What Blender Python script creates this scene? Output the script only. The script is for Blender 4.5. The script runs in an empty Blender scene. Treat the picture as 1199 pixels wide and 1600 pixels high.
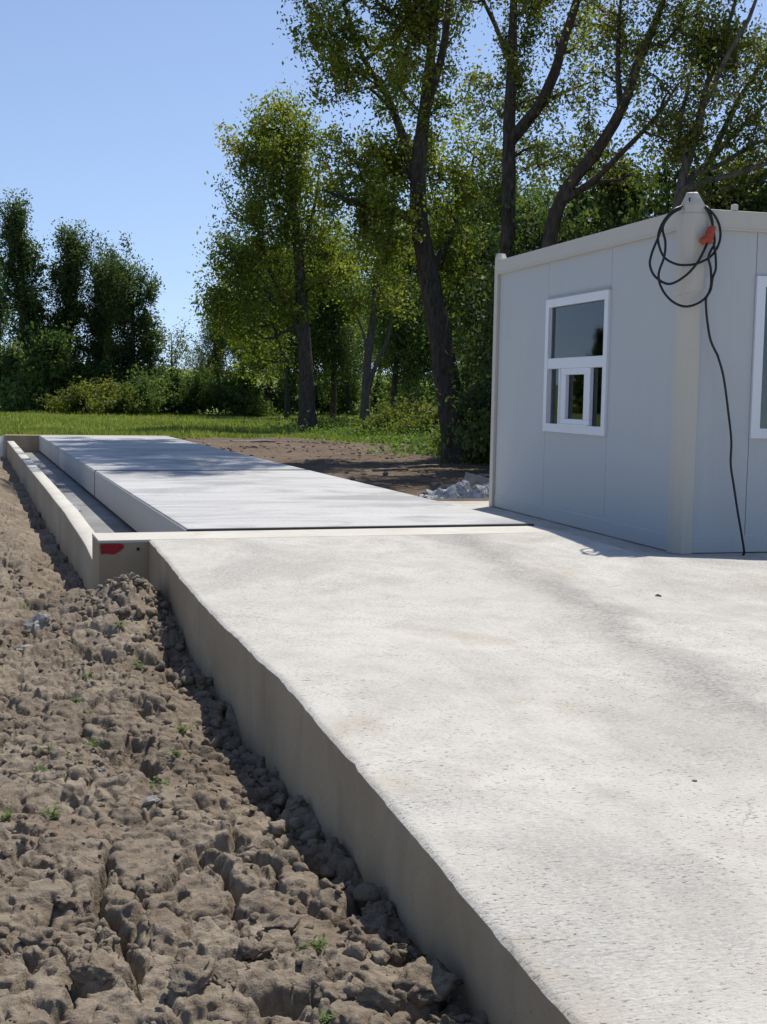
import bpy, bmesh, math, random
import numpy as np
from mathutils import Vector, Matrix

scene = bpy.context.scene
COL = scene.collection
RNG = np.random.default_rng(7)
random.seed(7)

# ------------------------------------------------------------------ camera, sky, sun, exposure
# World frame: x = across the weighbridge (right), y = along it (away), z = 0 on its deck.
CAM = np.array([-1.671, -10.056, 1.0867])
F_PX, PITCH, ROLL, YAW = 1992.535, 0.0916581, 0.0178948, 0.318424
_rt = np.array([math.cos(YAW), -math.sin(YAW), 0.0])
_fw = np.array([math.sin(YAW), math.cos(YAW), 0.0])
_F = math.cos(PITCH) * _fw - math.sin(PITCH) * np.array([0, 0, 1.0])
_U = np.cross(_rt, _F)
_A = math.cos(ROLL) * _rt + math.sin(ROLL) * _U
_B = -math.sin(ROLL) * _rt + math.cos(ROLL) * _U


def at(px, py, depth):
    """world position at a given distance ahead of the viewer"""
    return CAM + depth * ((px - 599.5) / F_PX * _A - (py - 800) / F_PX * _B + _F)


def at_z(px, py, z):
    d = (px - 599.5) / F_PX * _A - (py - 800) / F_PX * _B + _F
    return CAM + d * ((z - CAM[2]) / d[2])


cam_data = bpy.data.cameras.new("camera")
cam_data.sensor_fit = 'VERTICAL'
cam_data.sensor_height = 36.0
cam_data.lens = 36.0 * F_PX / 1600.0
cam_data.clip_start = 0.05
cam_data.clip_end = 3000
cam = bpy.data.objects.new("camera", cam_data)
COL.objects.link(cam)
M4 = Matrix.Identity(4)
for i in range(3):
    M4[i][0] = _A[i]; M4[i][1] = _B[i]; M4[i][2] = -_F[i]; M4[i][3] = CAM[i]
cam.matrix_world = M4
scene.camera = cam

SHB, SHA = 0.45, 0.41                       # shadow shift per metre of height (to -x, to -y)
SUN_EL = math.atan(1 / math.hypot(SHB, SHA))
SUN_DIR = Vector((SHB, SHA, 1.0)).normalized()
world = bpy.data.worlds.new("World")
scene.world = world
world.use_nodes = True
wn = world.node_tree
for n in list(wn.nodes):
    wn.nodes.remove(n)
w_out = wn.nodes.new('ShaderNodeOutputWorld')
w_bg = wn.nodes.new('ShaderNodeBackground')
w_sky = wn.nodes.new('ShaderNodeTexSky')
w_sky.sky_type = 'NISHITA'
w_sky.sun_disc = False
w_sky.sun_elevation = SUN_EL
w_sky.sun_rotation = math.atan2(SHB, SHA)
w_sky.altitude = 0
w_sky.air_density = 1.0
w_sky.dust_density = 0.15
w_sky.ozone_density = 4.5
w_bg.inputs['Strength'].default_value = 0.15
w_tc = wn.nodes.new('ShaderNodeTexCoord')
w_mp = wn.nodes.new('ShaderNodeMapping')
w_mp.inputs['Location'].default_value = (0, 0, 0.115)       # no dust band right at the horizon
wn.links.new(w_tc.outputs['Generated'], w_mp.inputs[0])
wn.links.new(w_mp.outputs[0], w_sky.inputs[0])
w_mix = wn.nodes.new('ShaderNodeMix')
w_mix.data_type = 'RGBA'; w_mix.blend_type = 'MULTIPLY'
w_mix.inputs[0].default_value = 1.0
w_mix.inputs[7].default_value = (1.27, 1.09, 1.0, 1)        # the camera's slightly violet white balance
wn.links.new(w_sky.outputs[0], w_mix.inputs[6])
wn.links.new(w_mix.outputs[2], w_bg.inputs[0])
wn.links.new(w_bg.outputs[0], w_out.inputs[0])

sun_data = bpy.data.lights.new("sun", 'SUN')
sun_data.energy = 5.0
sun_data.angle = math.radians(0.53)
sun_data.color = (1.0, 0.955, 0.88)
sun = bpy.data.objects.new("sun", sun_data)
COL.objects.link(sun)
sun.rotation_euler = SUN_DIR.to_track_quat('Z', 'Y').to_euler()
sun.location = (20, 20, 40)

vs = scene.view_settings
vs.view_transform = 'Standard'
vs.look = 'None'
vs.exposure = 0.0
vs.gamma = 1.0
vs.use_curve_mapping = False
scene.render.engine = 'CYCLES'
scene.cycles.use_denoising = True
scene.cycles.max_bounces = 8
scene.cycles.transparent_max_bounces = 12

# ------------------------------------------------------------------ noise helpers (numpy)
_PERM = RNG.permutation(256)
_PERM = np.concatenate([_PERM, _PERM, _PERM])
_G3 = RNG.normal(size=(256, 3))
_G3 /= np.linalg.norm(_G3, axis=1)[:, None]


def perlin(p):
    p = np.asarray(p, float)
    if p.shape[-1] == 2:
        p = np.concatenate([p, np.full(p.shape[:-1] + (1,), 0.37)], -1)
    i = np.floor(p).astype(int)
    f = p - i
    w = f * f * f * (f * (f * 6 - 15) + 10)
    i &= 255
    out = 0
    for dx in (0, 1):
        for dy in (0, 1):
            for dz in (0, 1):
                h = _PERM[_PERM[_PERM[(i[..., 0] + dx) & 255] + ((i[..., 1] + dy) & 255)] + ((i[..., 2] + dz) & 255)]
                g = _G3[h]
                d = g[..., 0] * (f[..., 0] - dx) + g[..., 1] * (f[..., 1] - dy) + g[..., 2] * (f[..., 2] - dz)
                wt = (w[..., 0] if dx else 1 - w[..., 0]) * (w[..., 1] if dy else 1 - w[..., 1]) * (w[..., 2] if dz else 1 - w[..., 2])
                out = out + wt * d
    return out * 1.6


def fbm(p, octv=4, gain=0.5, lac=2.03):
    a, s, o = 1.0, 0.0, np.asarray(p, float)
    for k in range(octv):
        s = s + a * perlin(o + 17.3 * k)
        o = o * lac
        a *= gain
    return s


def ridged(p, octv=3):
    a, s, o = 1.0, 0.0, np.asarray(p, float)
    for k in range(octv):
        s = s + a * (1 - 2 * np.abs(perlin(o + 9.1 * k)))
        o = o * 2.1
        a *= 0.5
    return s


_CJ = RNG.random((64, 64, 4))


def worley(p):
    """distance to the nearest cell point, edge distance (F2-F1), two random values of the cell"""
    i = np.floor(p).astype(int)
    f1 = np.full(p.shape[:-1], 9.0); f2 = f1.copy()
    r1 = np.zeros_like(f1); r2 = np.zeros_like(f1); ox = np.zeros_like(f1); oy = np.zeros_like(f1)
    for dx in (-1, 0, 1):
        for dy in (-1, 0, 1):
            cx, cy = i[..., 0] + dx, i[..., 1] + dy
            j = _CJ[cx & 63, cy & 63]
            d = np.hypot(cx + j[..., 0] - p[..., 0], cy + j[..., 1] - p[..., 1])
            closer = d < f1
            f2 = np.where(closer, f1, np.minimum(f2, d))
            r1 = np.where(closer, j[..., 2], r1); r2 = np.where(closer, j[..., 3], r2)
            ox = np.where(closer, p[..., 0] - cx - j[..., 0], ox); oy = np.where(closer, p[..., 1] - cy - j[..., 1], oy)
            f1 = np.where(closer, d, f1)
    return f1, f2 - f1, r1, r2, ox, oy


def sstep(a, b, x):
    t = np.clip((x - a) / (b - a), 0, 1)
    return t * t * (3 - 2 * t)


# ------------------------------------------------------------------ object helpers
def tag(o, label=None, cat=None, group=None, kind=None):
    if label: o['label'] = label
    if cat: o['category'] = cat
    if group: o['group'] = group
    if kind: o['kind'] = kind
    return o


def empty(name, loc=(0, 0, 0), rz=0.0):
    o = bpy.data.objects.new(name, None)
    o.empty_display_size = 0.2
    o.location = [float(c) for c in loc]
    o.rotation_euler = (0, 0, rz)
    COL.objects.link(o)
    return o


def link(name, me, mat, parent=None, smooth=False):
    o = bpy.data.objects.new(name, me)
    if mat is not None and not me.materials:
        me.materials.append(mat)
    if smooth:
        me.polygons.foreach_set('use_smooth', np.ones(len(me.polygons), bool))
    COL.objects.link(o)
    if parent is not None:
        o.parent = parent
    return o


def np_mesh(name, V, Fc, rnd=None):
    """V (n,3), Fc (m,k) all with k corners"""
    V = np.ascontiguousarray(V, np.float32); Fc = np.ascontiguousarray(Fc, np.int32)
    me = bpy.data.meshes.new(name)
    me.vertices.add(len(V)); me.vertices.foreach_set('co', V.ravel())
    k = Fc.shape[1]
    me.loops.add(Fc.size); me.loops.foreach_set('vertex_index', Fc.ravel())
    me.polygons.add(len(Fc))
    me.polygons.foreach_set('loop_start', np.arange(0, Fc.size, k, dtype=np.int32))
    me.polygons.foreach_set('loop_total', np.full(len(Fc), k, np.int32))
    me.update(calc_edges=True)
    if rnd is not None:
        at_ = me.attributes.new('rnd', 'FLOAT', 'POINT')
        at_.data.foreach_set('value', np.ascontiguousarray(rnd, np.float32))
    return me


def bm_mesh(name, bm):
    me = bpy.data.meshes.new(name)
    bm.normal_update()
    bm.to_mesh(me)
    bm.free()
    return me


def box_into(bm, lo, hi):
    vs_ = [bm.verts.new((x, y, z)) for x in (lo[0], hi[0]) for y in (lo[1], hi[1]) for z in (lo[2], hi[2])]
    for q in ((0, 1, 3, 2), (4, 6, 7, 5), (0, 4, 5, 1), (2, 3, 7, 6), (0, 2, 6, 4), (1, 5, 7, 3)):
        bm.faces.new([vs_[i] for i in q])
    return vs_


def box(name, lo, hi, mat, parent=None, bevel=0.0, seg=2):
    bm = bmesh.new()
    box_into(bm, lo, hi)
    if bevel:
        bmesh.ops.bevel(bm, geom=list(bm.edges), offset=bevel, segments=seg, profile=0.5, affect='EDGES')
    return link(name, bm_mesh(name, bm), mat, parent)


def grid_faces(nx, ny):
    i = np.arange(nx - 1)[:, None] * ny + np.arange(ny - 1)[None, :]
    i = i.ravel()
    return np.stack([i, i + ny, i + ny + 1, i + 1], 1)


def tube_mesh(name, pts, radii, sides=8, cap=True):
    pts = np.asarray(pts, float)
    n = len(pts)
    radii = np.full(n, radii) if np.isscalar(radii) else np.asarray(radii, float)
    t = np.gradient(pts, axis=0)
    t /= np.linalg.norm(t, axis=1)[:, None] + 1e-9
    ref = np.array([0.31, 0.17, 0.93])
    u = np.cross(t[0], ref); u /= np.linalg.norm(u)
    V = []
    ang = np.linspace(0, 2 * math.pi, sides, endpoint=False)
    for k in range(n):
        u = u - t[k] * (u @ t[k]); u /= np.linalg.norm(u) + 1e-9
        w = np.cross(t[k], u)
        V.append(pts[k] + radii[k] * (np.cos(ang)[:, None] * u + np.sin(ang)[:, None] * w))
    V = np.concatenate(V)
    F = []
    for k in range(n - 1):
        for s in range(sides):
            F.append((k * sides + s, k * sides + (s + 1) % sides, (k + 1) * sides + (s + 1) % sides, (k + 1) * sides + s))
    return V, np.array(F)


def smooth_path(P, per=8):
    """Catmull-Rom through the given points"""
    P = np.asarray(P, float)
    Q = np.vstack([2 * P[0] - P[1], P, 2 * P[-1] - P[-2]])
    out = []
    for i in range(1, len(Q) - 2):
        for t in np.linspace(0, 1, per, endpoint=False):
            a, b, c, d = Q[i - 1], Q[i], Q[i + 1], Q[i + 2]
            out.append(0.5 * (2 * b + (c - a) * t + (2 * a - 5 * b + 4 * c - d) * t * t + (3 * b - a - 3 * c + d) * t ** 3))
    out.append(P[-1])
    return np.array(out)


# ------------------------------------------------------------------ materials
class NT:
    def __init__(self, name):
        self.m = bpy.data.materials.new(name)
        self.m.use_nodes = True
        self.t = self.m.node_tree
        for n in list(self.t.nodes):
            self.t.nodes.remove(n)
        self.out = self.n('ShaderNodeOutputMaterial')

    def n(self, kind, **kw):
        nd = self.t.nodes.new(kind)
        for k, v in kw.items():
            setattr(nd, k, v)
        return nd

    def l(self, a, b):
        self.t.links.new(a, b)

    def coords(self, scale=(1, 1, 1), rot=(0, 0, 0), kind='Object'):
        if not hasattr(self, '_tc'):
            self._tc = self.n('ShaderNodeTexCoord')
        mp = self.n('ShaderNodeMapping')
        mp.inputs['Scale'].default_value = scale
        mp.inputs['Rotation'].default_value = rot
        self.l(self._tc.outputs[kind], mp.inputs[0])
        return mp.outputs[0]

    def noise(self, vec, scale, detail=4, rough=0.55, dist=0.0):
        nd = self.n('ShaderNodeTexNoise')
        nd.inputs['Scale'].default_value = scale
        nd.inputs['Detail'].default_value = detail
        nd.inputs['Roughness'].default_value = rough
        nd.inputs['Distortion'].default_value = dist
        if vec is not None:
            self.l(vec, nd.inputs['Vector'])
        return nd.outputs['Fac']

    def voro(self, vec, scale, feature='F1'):
        nd = self.n('ShaderNodeTexVoronoi', feature=feature)
        nd.inputs['Scale'].default_value = scale
        self.l(vec, nd.inputs['Vector'])
        return nd.outputs['Distance']

    def ramp(self, fac, stops):
        nd = self.n('ShaderNodeValToRGB')
        cr = nd.color_ramp
        while len(cr.elements) < len(stops):
            cr.elements.new(0.5)
        for e, (p, c) in zip(cr.elements, stops):
            e.position = p
            e.color = (c, c, c, 1) if np.isscalar(c) else (*c, 1)
        self.l(fac, nd.inputs[0])
        return nd.outputs[0]

    def mix(self, fac, a, b, mode='MIX'):
        nd = self.n('ShaderNodeMix', data_type='RGBA', blend_type=mode)
        for sock, val in ((nd.inputs[0], fac), (nd.inputs[6], a), (nd.inputs[7], b)):
            if hasattr(val, 'is_linked'):
                self.l(val, sock)
            elif np.isscalar(val):
                sock.default_value = val if sock.type == 'VALUE' else (val, val, val, 1)
            else:
                sock.default_value = (*val, 1)
        return nd.outputs[2]

    def math(self, op, a, b=0.0):
        nd = self.n('ShaderNodeMath', operation=op)
        for sock, val in ((nd.inputs[0], a), (nd.inputs[1], b)):
            if hasattr(val, 'is_linked'):
                self.l(val, sock)
            else:
                sock.default_value = val
        return nd.outputs[0]

    def bump(self, h, strength=0.3, dist=0.01, prev=None):
        nd = self.n('ShaderNodeBump')
        nd.inputs['Strength'].default_value = strength
        nd.inputs['Distance'].default_value = dist
        self.l(h, nd.inputs['Height'])
        if prev is not None:
            self.l(prev, nd.inputs['Normal'])
        return nd.outputs[0]

    def bsdf(self, col, rough=0.6, normal=None, spec=0.3, metal=0.0):
        b = self.n('ShaderNodeBsdfPrincipled')
        for key, val in (('Base Color', col), ('Roughness', rough)):
            if hasattr(val, 'is_linked'):
                self.l(val, b.inputs[key])
            elif key == 'Base Color':
                b.inputs[key].default_value = (*val, 1)
            else:
                b.inputs[key].default_value = val
        b.inputs['Specular IOR Level'].default_value = spec
        b.inputs['Metallic'].default_value = metal
        if normal is not None:
            self.l(normal, b.inputs['Normal'])
        self.l(b.outputs[0], self.out.inputs[0])
        return b


def mat_ramp_concrete():
    t = NT('rough_concrete')
    p = t.coords()
    big = t.noise(p, 0.55, 4, 0.6, 0.4)
    mid = t.noise(p, 3.2, 5, 0.65, 0.3)
    fine = t.noise(p, 60, 3, 0.7)
    # worn and dirty patches: gritty, with soft outlines, drawn out a little along the ramp
    band = t.noise(t.coords((1.0, 0.6, 1)), 0.75, 6, 0.62, 0.9)
    dirt = t.ramp(band, [(0.49, 0.0), (0.63, 1.0)])
    grit = t.ramp(t.noise(t.coords((1, 1.8, 1)), 48, 4, 0.75), [(0.40, 1.0), (0.62, 0.12)])
    col = t.mix(t.ramp(big, [(0.3, 0.0), (0.7, 1.0)]), (0.55, 0.518, 0.452), (0.64, 0.608, 0.54))
    col = t.mix(t.math('MULTIPLY', t.math('MULTIPLY', dirt, grit), 0.58), col, (0.235, 0.225, 0.21))
    col = t.mix(t.math('MULTIPLY', dirt, 0.10), col, (0.33, 0.32, 0.30))
    col = t.mix(t.ramp(mid, [(0.38, 0.40), (0.58, 0.0)]), col, (0.40, 0.37, 0.325))
    col = t.mix(t.math('MULTIPLY', grit, 0.16), col, (0.30, 0.28, 0.25))
    tan = t.ramp(t.noise(p, 1.1, 5, 0.65, 0.4), [(0.56, 0.0), (0.70, 0.5)])
    col = t.mix(tan, col, (0.43, 0.365, 0.27))
    # one long gritty streak where loose gravel was carried across the ramp
    q0, q1 = at_z(800, 885, -0.07), at_z(1199, 1085, -0.16)
    dv = (q1 - q0)[:2] / np.linalg.norm((q1 - q0)[:2])
    dt = t.n('ShaderNodeVectorMath', operation='DOT_PRODUCT'); dt.inputs[1].default_value = (-dv[1], dv[0], 0)
    t.l(p, dt.inputs[0])
    dd = t.math('ABSOLUTE', t.math('ADD', t.math('SUBTRACT', dt.outputs['Value'], float(-dv[1] * q0[0] + dv[0] * q0[1])), t.math('MULTIPLY', t.math('SUBTRACT', t.noise(p, 1.6, 5, 0.65), 0.5), 0.9)))
    streak = t.math('MULTIPLY', t.ramp(dd, [(0.02, 1.0), (0.28, 0.0)]), t.ramp(t.noise(t.coords((1, 1.8, 1)), 30, 5, 0.8), [(0.38, 1.0), (0.60, 0.15)]))
    col = t.mix(t.math('MULTIPLY', streak, 0.75), col, (0.20, 0.19, 0.175))
    # hairline cracks
    wn_ = t.n('ShaderNodeTexNoise'); wn_.inputs['Scale'].default_value = 2.5; wn_.inputs['Detail'].default_value = 6
    t.l(p, wn_.inputs['Vector'])
    wc = t.n('ShaderNodeVectorMath', operation='MULTIPLY_ADD'); wc.inputs[1].default_value = (0.55, 0.55, 0.0)
    t.l(wn_.outputs['Color'], wc.inputs[0]); t.l(p, wc.inputs[2])
    vd = t.voro(wc.outputs[0], 0.55, 'DISTANCE_TO_EDGE')
    crk = t.math('MULTIPLY', t.ramp(vd, [(0.0, 1.0), (0.003, 0.0)]), t.ramp(t.noise(p, 0.9, 3), [(0.60, 0.0), (0.68, 1.0)]))
    col = t.mix(t.math('MULTIPLY', crk, 0.6), col, (0.12, 0.105, 0.09))
    # pits and drag marks left by the broom, lying across the ramp
    q = t.coords((1.0, 2.6, 1.0))
    pits = t.noise(q, 40, 5, 0.66, 0.3)
    pitmask = t.ramp(pits, [(0.375, 1.0), (0.41, 0.0)])
    dens = t.ramp(t.noise(p, 1.7, 3, 0.6), [(0.38, 0.3), (0.6, 1.0)])
    pm = t.math('MULTIPLY', pitmask, dens)
    col = t.mix(t.math('MULTIPLY', pm, 0.9), col, (0.13, 0.115, 0.10))
    crumbs = t.ramp(t.voro(t.coords((1, 1.6, 1)), 15), [(0.05, 1.0), (0.10, 0.0)])
    crumbs = t.math('MULTIPLY', crumbs, t.ramp(t.noise(p, 3.0, 3), [(0.48, 0.0), (0.58, 1.0)]))
    col = t.mix(t.math('MULTIPLY', crumbs, 0.7), col, (0.12, 0.105, 0.095))
    col = t.mix(t.math('MULTIPLY', t.math('SUBTRACT', fine, 0.5), 0.35), col, (0.72, 0.7, 0.66))
    h = t.math('ADD', t.math('MULTIPLY', pits, 0.6), t.math('MULTIPLY', fine, 0.35))
    nrm = t.bump(h, 0.8, 0.014)
    nrm = t.bump(mid, 0.25, 0.03, nrm)
    t.bsdf(col, 0.9, nrm, 0.15)
    return t.m


def mat_cast_concrete(name, c1, c2, grime=0.4, gscale=1.0):
    t = NT(name)
    p = t.coords()
    a = t.noise(p, 1.3 * gscale, 5, 0.6, 0.5)
    b = t.noise(p, 9 * gscale, 4, 0.6)
    col = t.mix(t.ramp(a, [(0.35, 0.0), (0.65, 1.0)]), c1, c2)
    run = t.noise(t.coords((1.3, 1.3, 0.5)), 2.0, 5, 0.65, 0.4)       # water runs down the face
    col = t.mix(t.math('MULTIPLY', t.ramp(run, [(0.52, 0.0), (0.72, 1.0)]), grime), col, tuple(0.5 * v for v in c1))
    pores = t.ramp(t.noise(p, 70, 2, 0.5), [(0.27, 1.0), (0.33, 0.0)])
    col = t.mix(t.math('MULTIPLY', pores, 0.6), col, tuple(0.35 * v for v in c1))
    nrm = t.bump(b, 0.25, 0.012)
    nrm = t.bump(t.noise(p, 120, 3), 0.2, 0.004, nrm)
    t.bsdf(col, 0.88, nrm, 0.2)
    return t.m


def mat_deck():
    t = NT('deck_concrete')
    p = t.coords()
    streak = t.noise(t.coords((0.5, 2.2, 1)), 1.6, 5, 0.6, 0.6)
    col = t.mix(t.ramp(streak, [(0.28, 0.0), (0.72, 1.0)]), (0.46, 0.45, 0.43), (0.56, 0.55, 0.53))
    patch = t.noise(t.coords((0.6, 1.3, 1)), 0.9, 6, 0.65, 0.9)
    col = t.mix(t.ramp(patch, [(0.46, 0.0), (0.60, 0.85)]), col, (0.32, 0.318, 0.315))
    sp = t.ramp(t.noise(t.coords((1, 2.0, 1)), 22, 4, 0.65), [(0.33, 0.8), (0.41, 0.0)])
    col = t.mix(sp, col, (0.2, 0.195, 0.19))
    nrm = t.bump(t.noise(p, 45, 4), 0.3, 0.008)
    t.bsdf(col, t.ramp(patch, [(0.3, 0.7), (0.7, 0.9)]), nrm, 0.2)
    return t.m


def mat_paint(name, col, rough=0.45, vary=0.08, spec=0.4):
    t = NT(name)
    p = t.coords()
    a = t.noise(p, 1.1, 4, 0.6, 0.3)
    c = t.mix(t.ramp(a, [(0.3, 0.0), (0.7, 1.0)]), tuple(v * (1 - vary) for v in col), col)
    d = t.noise(t.coords((5, 5, 0.5)), 3.0, 4, 0.65)
    c = t.mix(t.math('MULTIPLY', t.ramp(d, [(0.55, 0.0), (0.8, 1.0)]), 0.25), c, tuple(v * 0.72 for v in col))
    nrm = t.bump(t.noise(p, 14, 2), 0.04, 0.01)
    t.bsdf(c, t.ramp(a, [(0.3, rough * 0.9), (0.7, min(1, rough * 1.15))]), nrm, spec)
    return t.m


def mat_soil():
    t = NT('cracked_soil')
    p = t.coords()
    a = t.noise(p, 1.6, 5, 0.6, 0.4)
    b = t.noise(p, 14, 5, 0.65, 0.2)
    c = t.noise(p, 90, 4, 0.7)
    col = t.mix(t.ramp(a, [(0.33, 0.0), (0.67, 1.0)]), (0.205, 0.163, 0.118), (0.335, 0.280, 0.208))
    col = t.mix(t.ramp(b, [(0.40, 0.6), (0.60, 0.0)]), col, (0.140, 0.106, 0.078))
    col = t.mix(t.ramp(c, [(0.55, 0.0), (0.72, 0.5)]), col, (0.37, 0.315, 0.255))
    h = t.math('ADD', t.math('MULTIPLY', b, 0.8), t.math('MULTIPLY', c, 0.45))
    nrm = t.bump(h, 1.0, 0.02)
    nrm = t.bump(t.noise(p, 260, 3, 0.7), 0.5, 0.003, nrm)
    t.bsdf(col, 0.97, nrm, 0.08)
    return t.m


def mat_ground():
    t = NT('field_ground')
    p = t.coords()
    at_ = t.n('ShaderNodeAttribute', attribute_name='rnd')
    g = t.noise(p, 0.35, 5, 0.6, 0.3)
    g2 = t.noise(p, 4.0, 4, 0.7)
    grass = t.mix(t.ramp(g, [(0.3, 0.0), (0.7, 1.0)]), (0.13, 0.165, 0.04), (0.19, 0.22, 0.065))
    grass = t.mix(t.ramp(g2, [(0.45, 0.0), (0.7, 0.5)]), grass, (0.15, 0.16, 0.06))
    d = t.noise(p, 0.6, 5, 0.62, 0.5)
    dirt = t.mix(t.ramp(d, [(0.35, 0.0), (0.65, 1.0)]), (0.135, 0.098, 0.070), (0.215, 0.165, 0.120))
    dirt = t.mix(t.ramp(g2, [(0.40, 0.5), (0.6, 0.0)]), dirt, (0.10, 0.075, 0.055))
    m = t.math('ADD', at_.outputs['Fac'], t.math('MULTIPLY', t.math('SUBTRACT', t.noise(p, 1.2, 5, 0.7), 0.5), 0.7))
    col = t.mix(t.ramp(m, [(0.42, 0.0), (0.58, 1.0)]), dirt, grass)
    nrm = t.bump(t.noise(p, 9, 5, 0.7), 0.8, 0.06)
    t.bsdf(col, 0.97, nrm, 0.08)
    return t.m


def mat_leaf(name, dark, mid, light, trans=0.42, tip=None):
    t = NT(name)
    at_ = t.n('ShaderNodeAttribute', attribute_name='rnd')
    stops = [(0.0, dark), (0.5, mid), (0.93, light)]
    if tip:
        stops.append((1.0, tip))
    col = t.ramp(at_.outputs['Fac'], stops)
    dif = t.n('ShaderNodeBsdfPrincipled')
    t.l(col, dif.inputs['Base Color'])
    dif.inputs['Roughness'].default_value = 0.55
    dif.inputs['Specular IOR Level'].default_value = 0.3
    tr = t.n('ShaderNodeBsdfTranslucent')
    t.l(t.mix(0.65, col, t.mix(1.0, col, (1.5, 1.65, 0.5), 'MULTIPLY')), tr.inputs['Color'])
    mx = t.n('ShaderNodeMixShader')
    mx.inputs[0].default_value = trans
    t.l(dif.outputs[0], mx.inputs[1]); t.l(tr.outputs[0], mx.inputs[2])
    t.l(mx.outputs[0], t.out.inputs[0])
    return t.m


def mat_bark(name, c1, c2):
    t = NT(name)
    p = t.coords((1, 1, 0.22))
    a = t.noise(p, 16, 6, 0.65, 0.6)
    col = t.mix(t.ramp(a, [(0.35, 0.0), (0.65, 1.0)]), c1, c2)
    t.bsdf(col, 0.95, t.bump(a, 0.9, 0.05), 0.1)
    return t.m


def mat_glass():
    t = NT('window_glass')
    fr = t.n('ShaderNodeFresnel'); fr.inputs[0].default_value = 1.75
    gl = t.n('ShaderNodeBsdfGlossy'); gl.inputs['Roughness'].default_value = 0.015
    tr = t.n('ShaderNodeBsdfTransparent'); tr.inputs['Color'].default_value = (0.62, 0.66, 0.68, 1)
    mx = t.n('ShaderNodeMixShader')
    t.l(fr.outputs[0], mx.inputs[0]); t.l(tr.outputs[0], mx.inputs[1]); t.l(gl.outputs[0], mx.inputs[2])
    t.l(mx.outputs[0], t.out.inputs[0])
    return t.m


def mat_sheet():
    t = NT('plastic_film')
    p = t.coords()
    a = t.noise(p, 7, 5, 0.65, 0.8)
    col = t.mix(t.ramp(a, [(0.35, 0.0), (0.65, 1.0)]), (0.13, 0.13, 0.135), (0.45, 0.45, 0.45))
    t.bsdf(col, 0.35, t.bump(t.noise(p, 30, 4, 0.6, 1.0), 0.6, 0.02), 0.5)
    return t.m


M = {
    'ramp': mat_ramp_concrete(),
    'shaded_wall': mat_cast_concrete('shaded_wall_concrete', (0.33, 0.258, 0.168), (0.41, 0.33, 0.225), 0.30),  # beige wall concrete, darkened to carry the shade on the wall faces
    'sunlit_top': mat_cast_concrete('sunlit_top_concrete', (0.52, 0.48, 0.41), (0.60, 0.57, 0.50), 0.25),  # lighter wall concrete, sunlight on the tops put into the colour
    'floor': mat_cast_concrete('pit_floor_concrete', (0.20, 0.20, 0.20), (0.30, 0.295, 0.28), 0.3),
    'deck': mat_deck(),
    'side': mat_paint('side_panel_paint', (0.45, 0.45, 0.43), 0.6, 0.1, 0.25),
    'panel': mat_paint('cabin_panel_coat', (0.52, 0.53, 0.515), 0.5, 0.04, 0.3),
    'frame': mat_paint('cabin_frame_coat', (0.59, 0.545, 0.455), 0.5, 0.06, 0.3),
    'pvc': mat_paint('white_plastic', (0.78, 0.79, 0.80), 0.35, 0.03),
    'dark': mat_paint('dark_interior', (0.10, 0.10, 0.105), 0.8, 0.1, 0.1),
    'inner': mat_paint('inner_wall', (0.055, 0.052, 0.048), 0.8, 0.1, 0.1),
    'rubber': mat_paint('black_rubber', (0.012, 0.012, 0.013), 0.45, 0.1, 0.4),
    'orange': mat_paint('orange_plastic', (0.42, 0.065, 0.022), 0.4, 0.1, 0.4),
    'red': mat_paint('red_paint', (0.36, 0.018, 0.024), 0.6, 0.25, 0.3),
    'glass': mat_glass(),
    'film': mat_sheet(),
    'soil': mat_soil(),
    'ground': mat_ground(),
    'stone': mat_cast_concrete('pale_stone', (0.22, 0.205, 0.185), (0.36, 0.34, 0.31), 0.3, 6.0),
    'wood': mat_bark('weathered_board', (0.14, 0.12, 0.10), (0.26, 0.23, 0.20)),
    'bark': mat_bark('grey_brown_bark', (0.040, 0.032, 0.025), (0.105, 0.088, 0.070)),
    'bark2': mat_bark('pale_grey_bark', (0.075, 0.066, 0.056), (0.17, 0.155, 0.135)),
    'leafA': mat_leaf('poplar_leaf', (0.062, 0.092, 0.016), (0.160, 0.190, 0.034), (0.33, 0.32, 0.06), 0.60, (0.34, 0.20, 0.07)),
    'leafB': mat_leaf('dark_leaf', (0.036, 0.060, 0.020), (0.074, 0.112, 0.036), (0.145, 0.180, 0.062), 0.46),
    'leafC': mat_leaf('olive_leaf', (0.062, 0.085, 0.018), (0.135, 0.155, 0.035), (0.24, 0.235, 0.06), 0.55, (0.34, 0.19, 0.08)),
    'leafD': mat_leaf('shrub_leaf', (0.055, 0.092, 0.028), (0.105, 0.160, 0.045), (0.185, 0.230, 0.080), 0.48),
    'blade': mat_leaf('grass_blade', (0.115, 0.155, 0.032), (0.185, 0.225, 0.055), (0.28, 0.29, 0.10), 0.48),
    'weed': mat_leaf('weed_leaf', (0.065, 0.110, 0.024), (0.115, 0.175, 0.038), (0.17, 0.23, 0.065), 0.45),
}

# ------------------------------------------------------------------ ground sheet
GB_V = [-400, -40, -10, 0, 5.7, 9, 11.5, 13, 20, 40, 400]
GB_U = [20, 22, 24, 26.5, 33, 32, 26.5, 22.5, 16, 4, -30]


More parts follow.
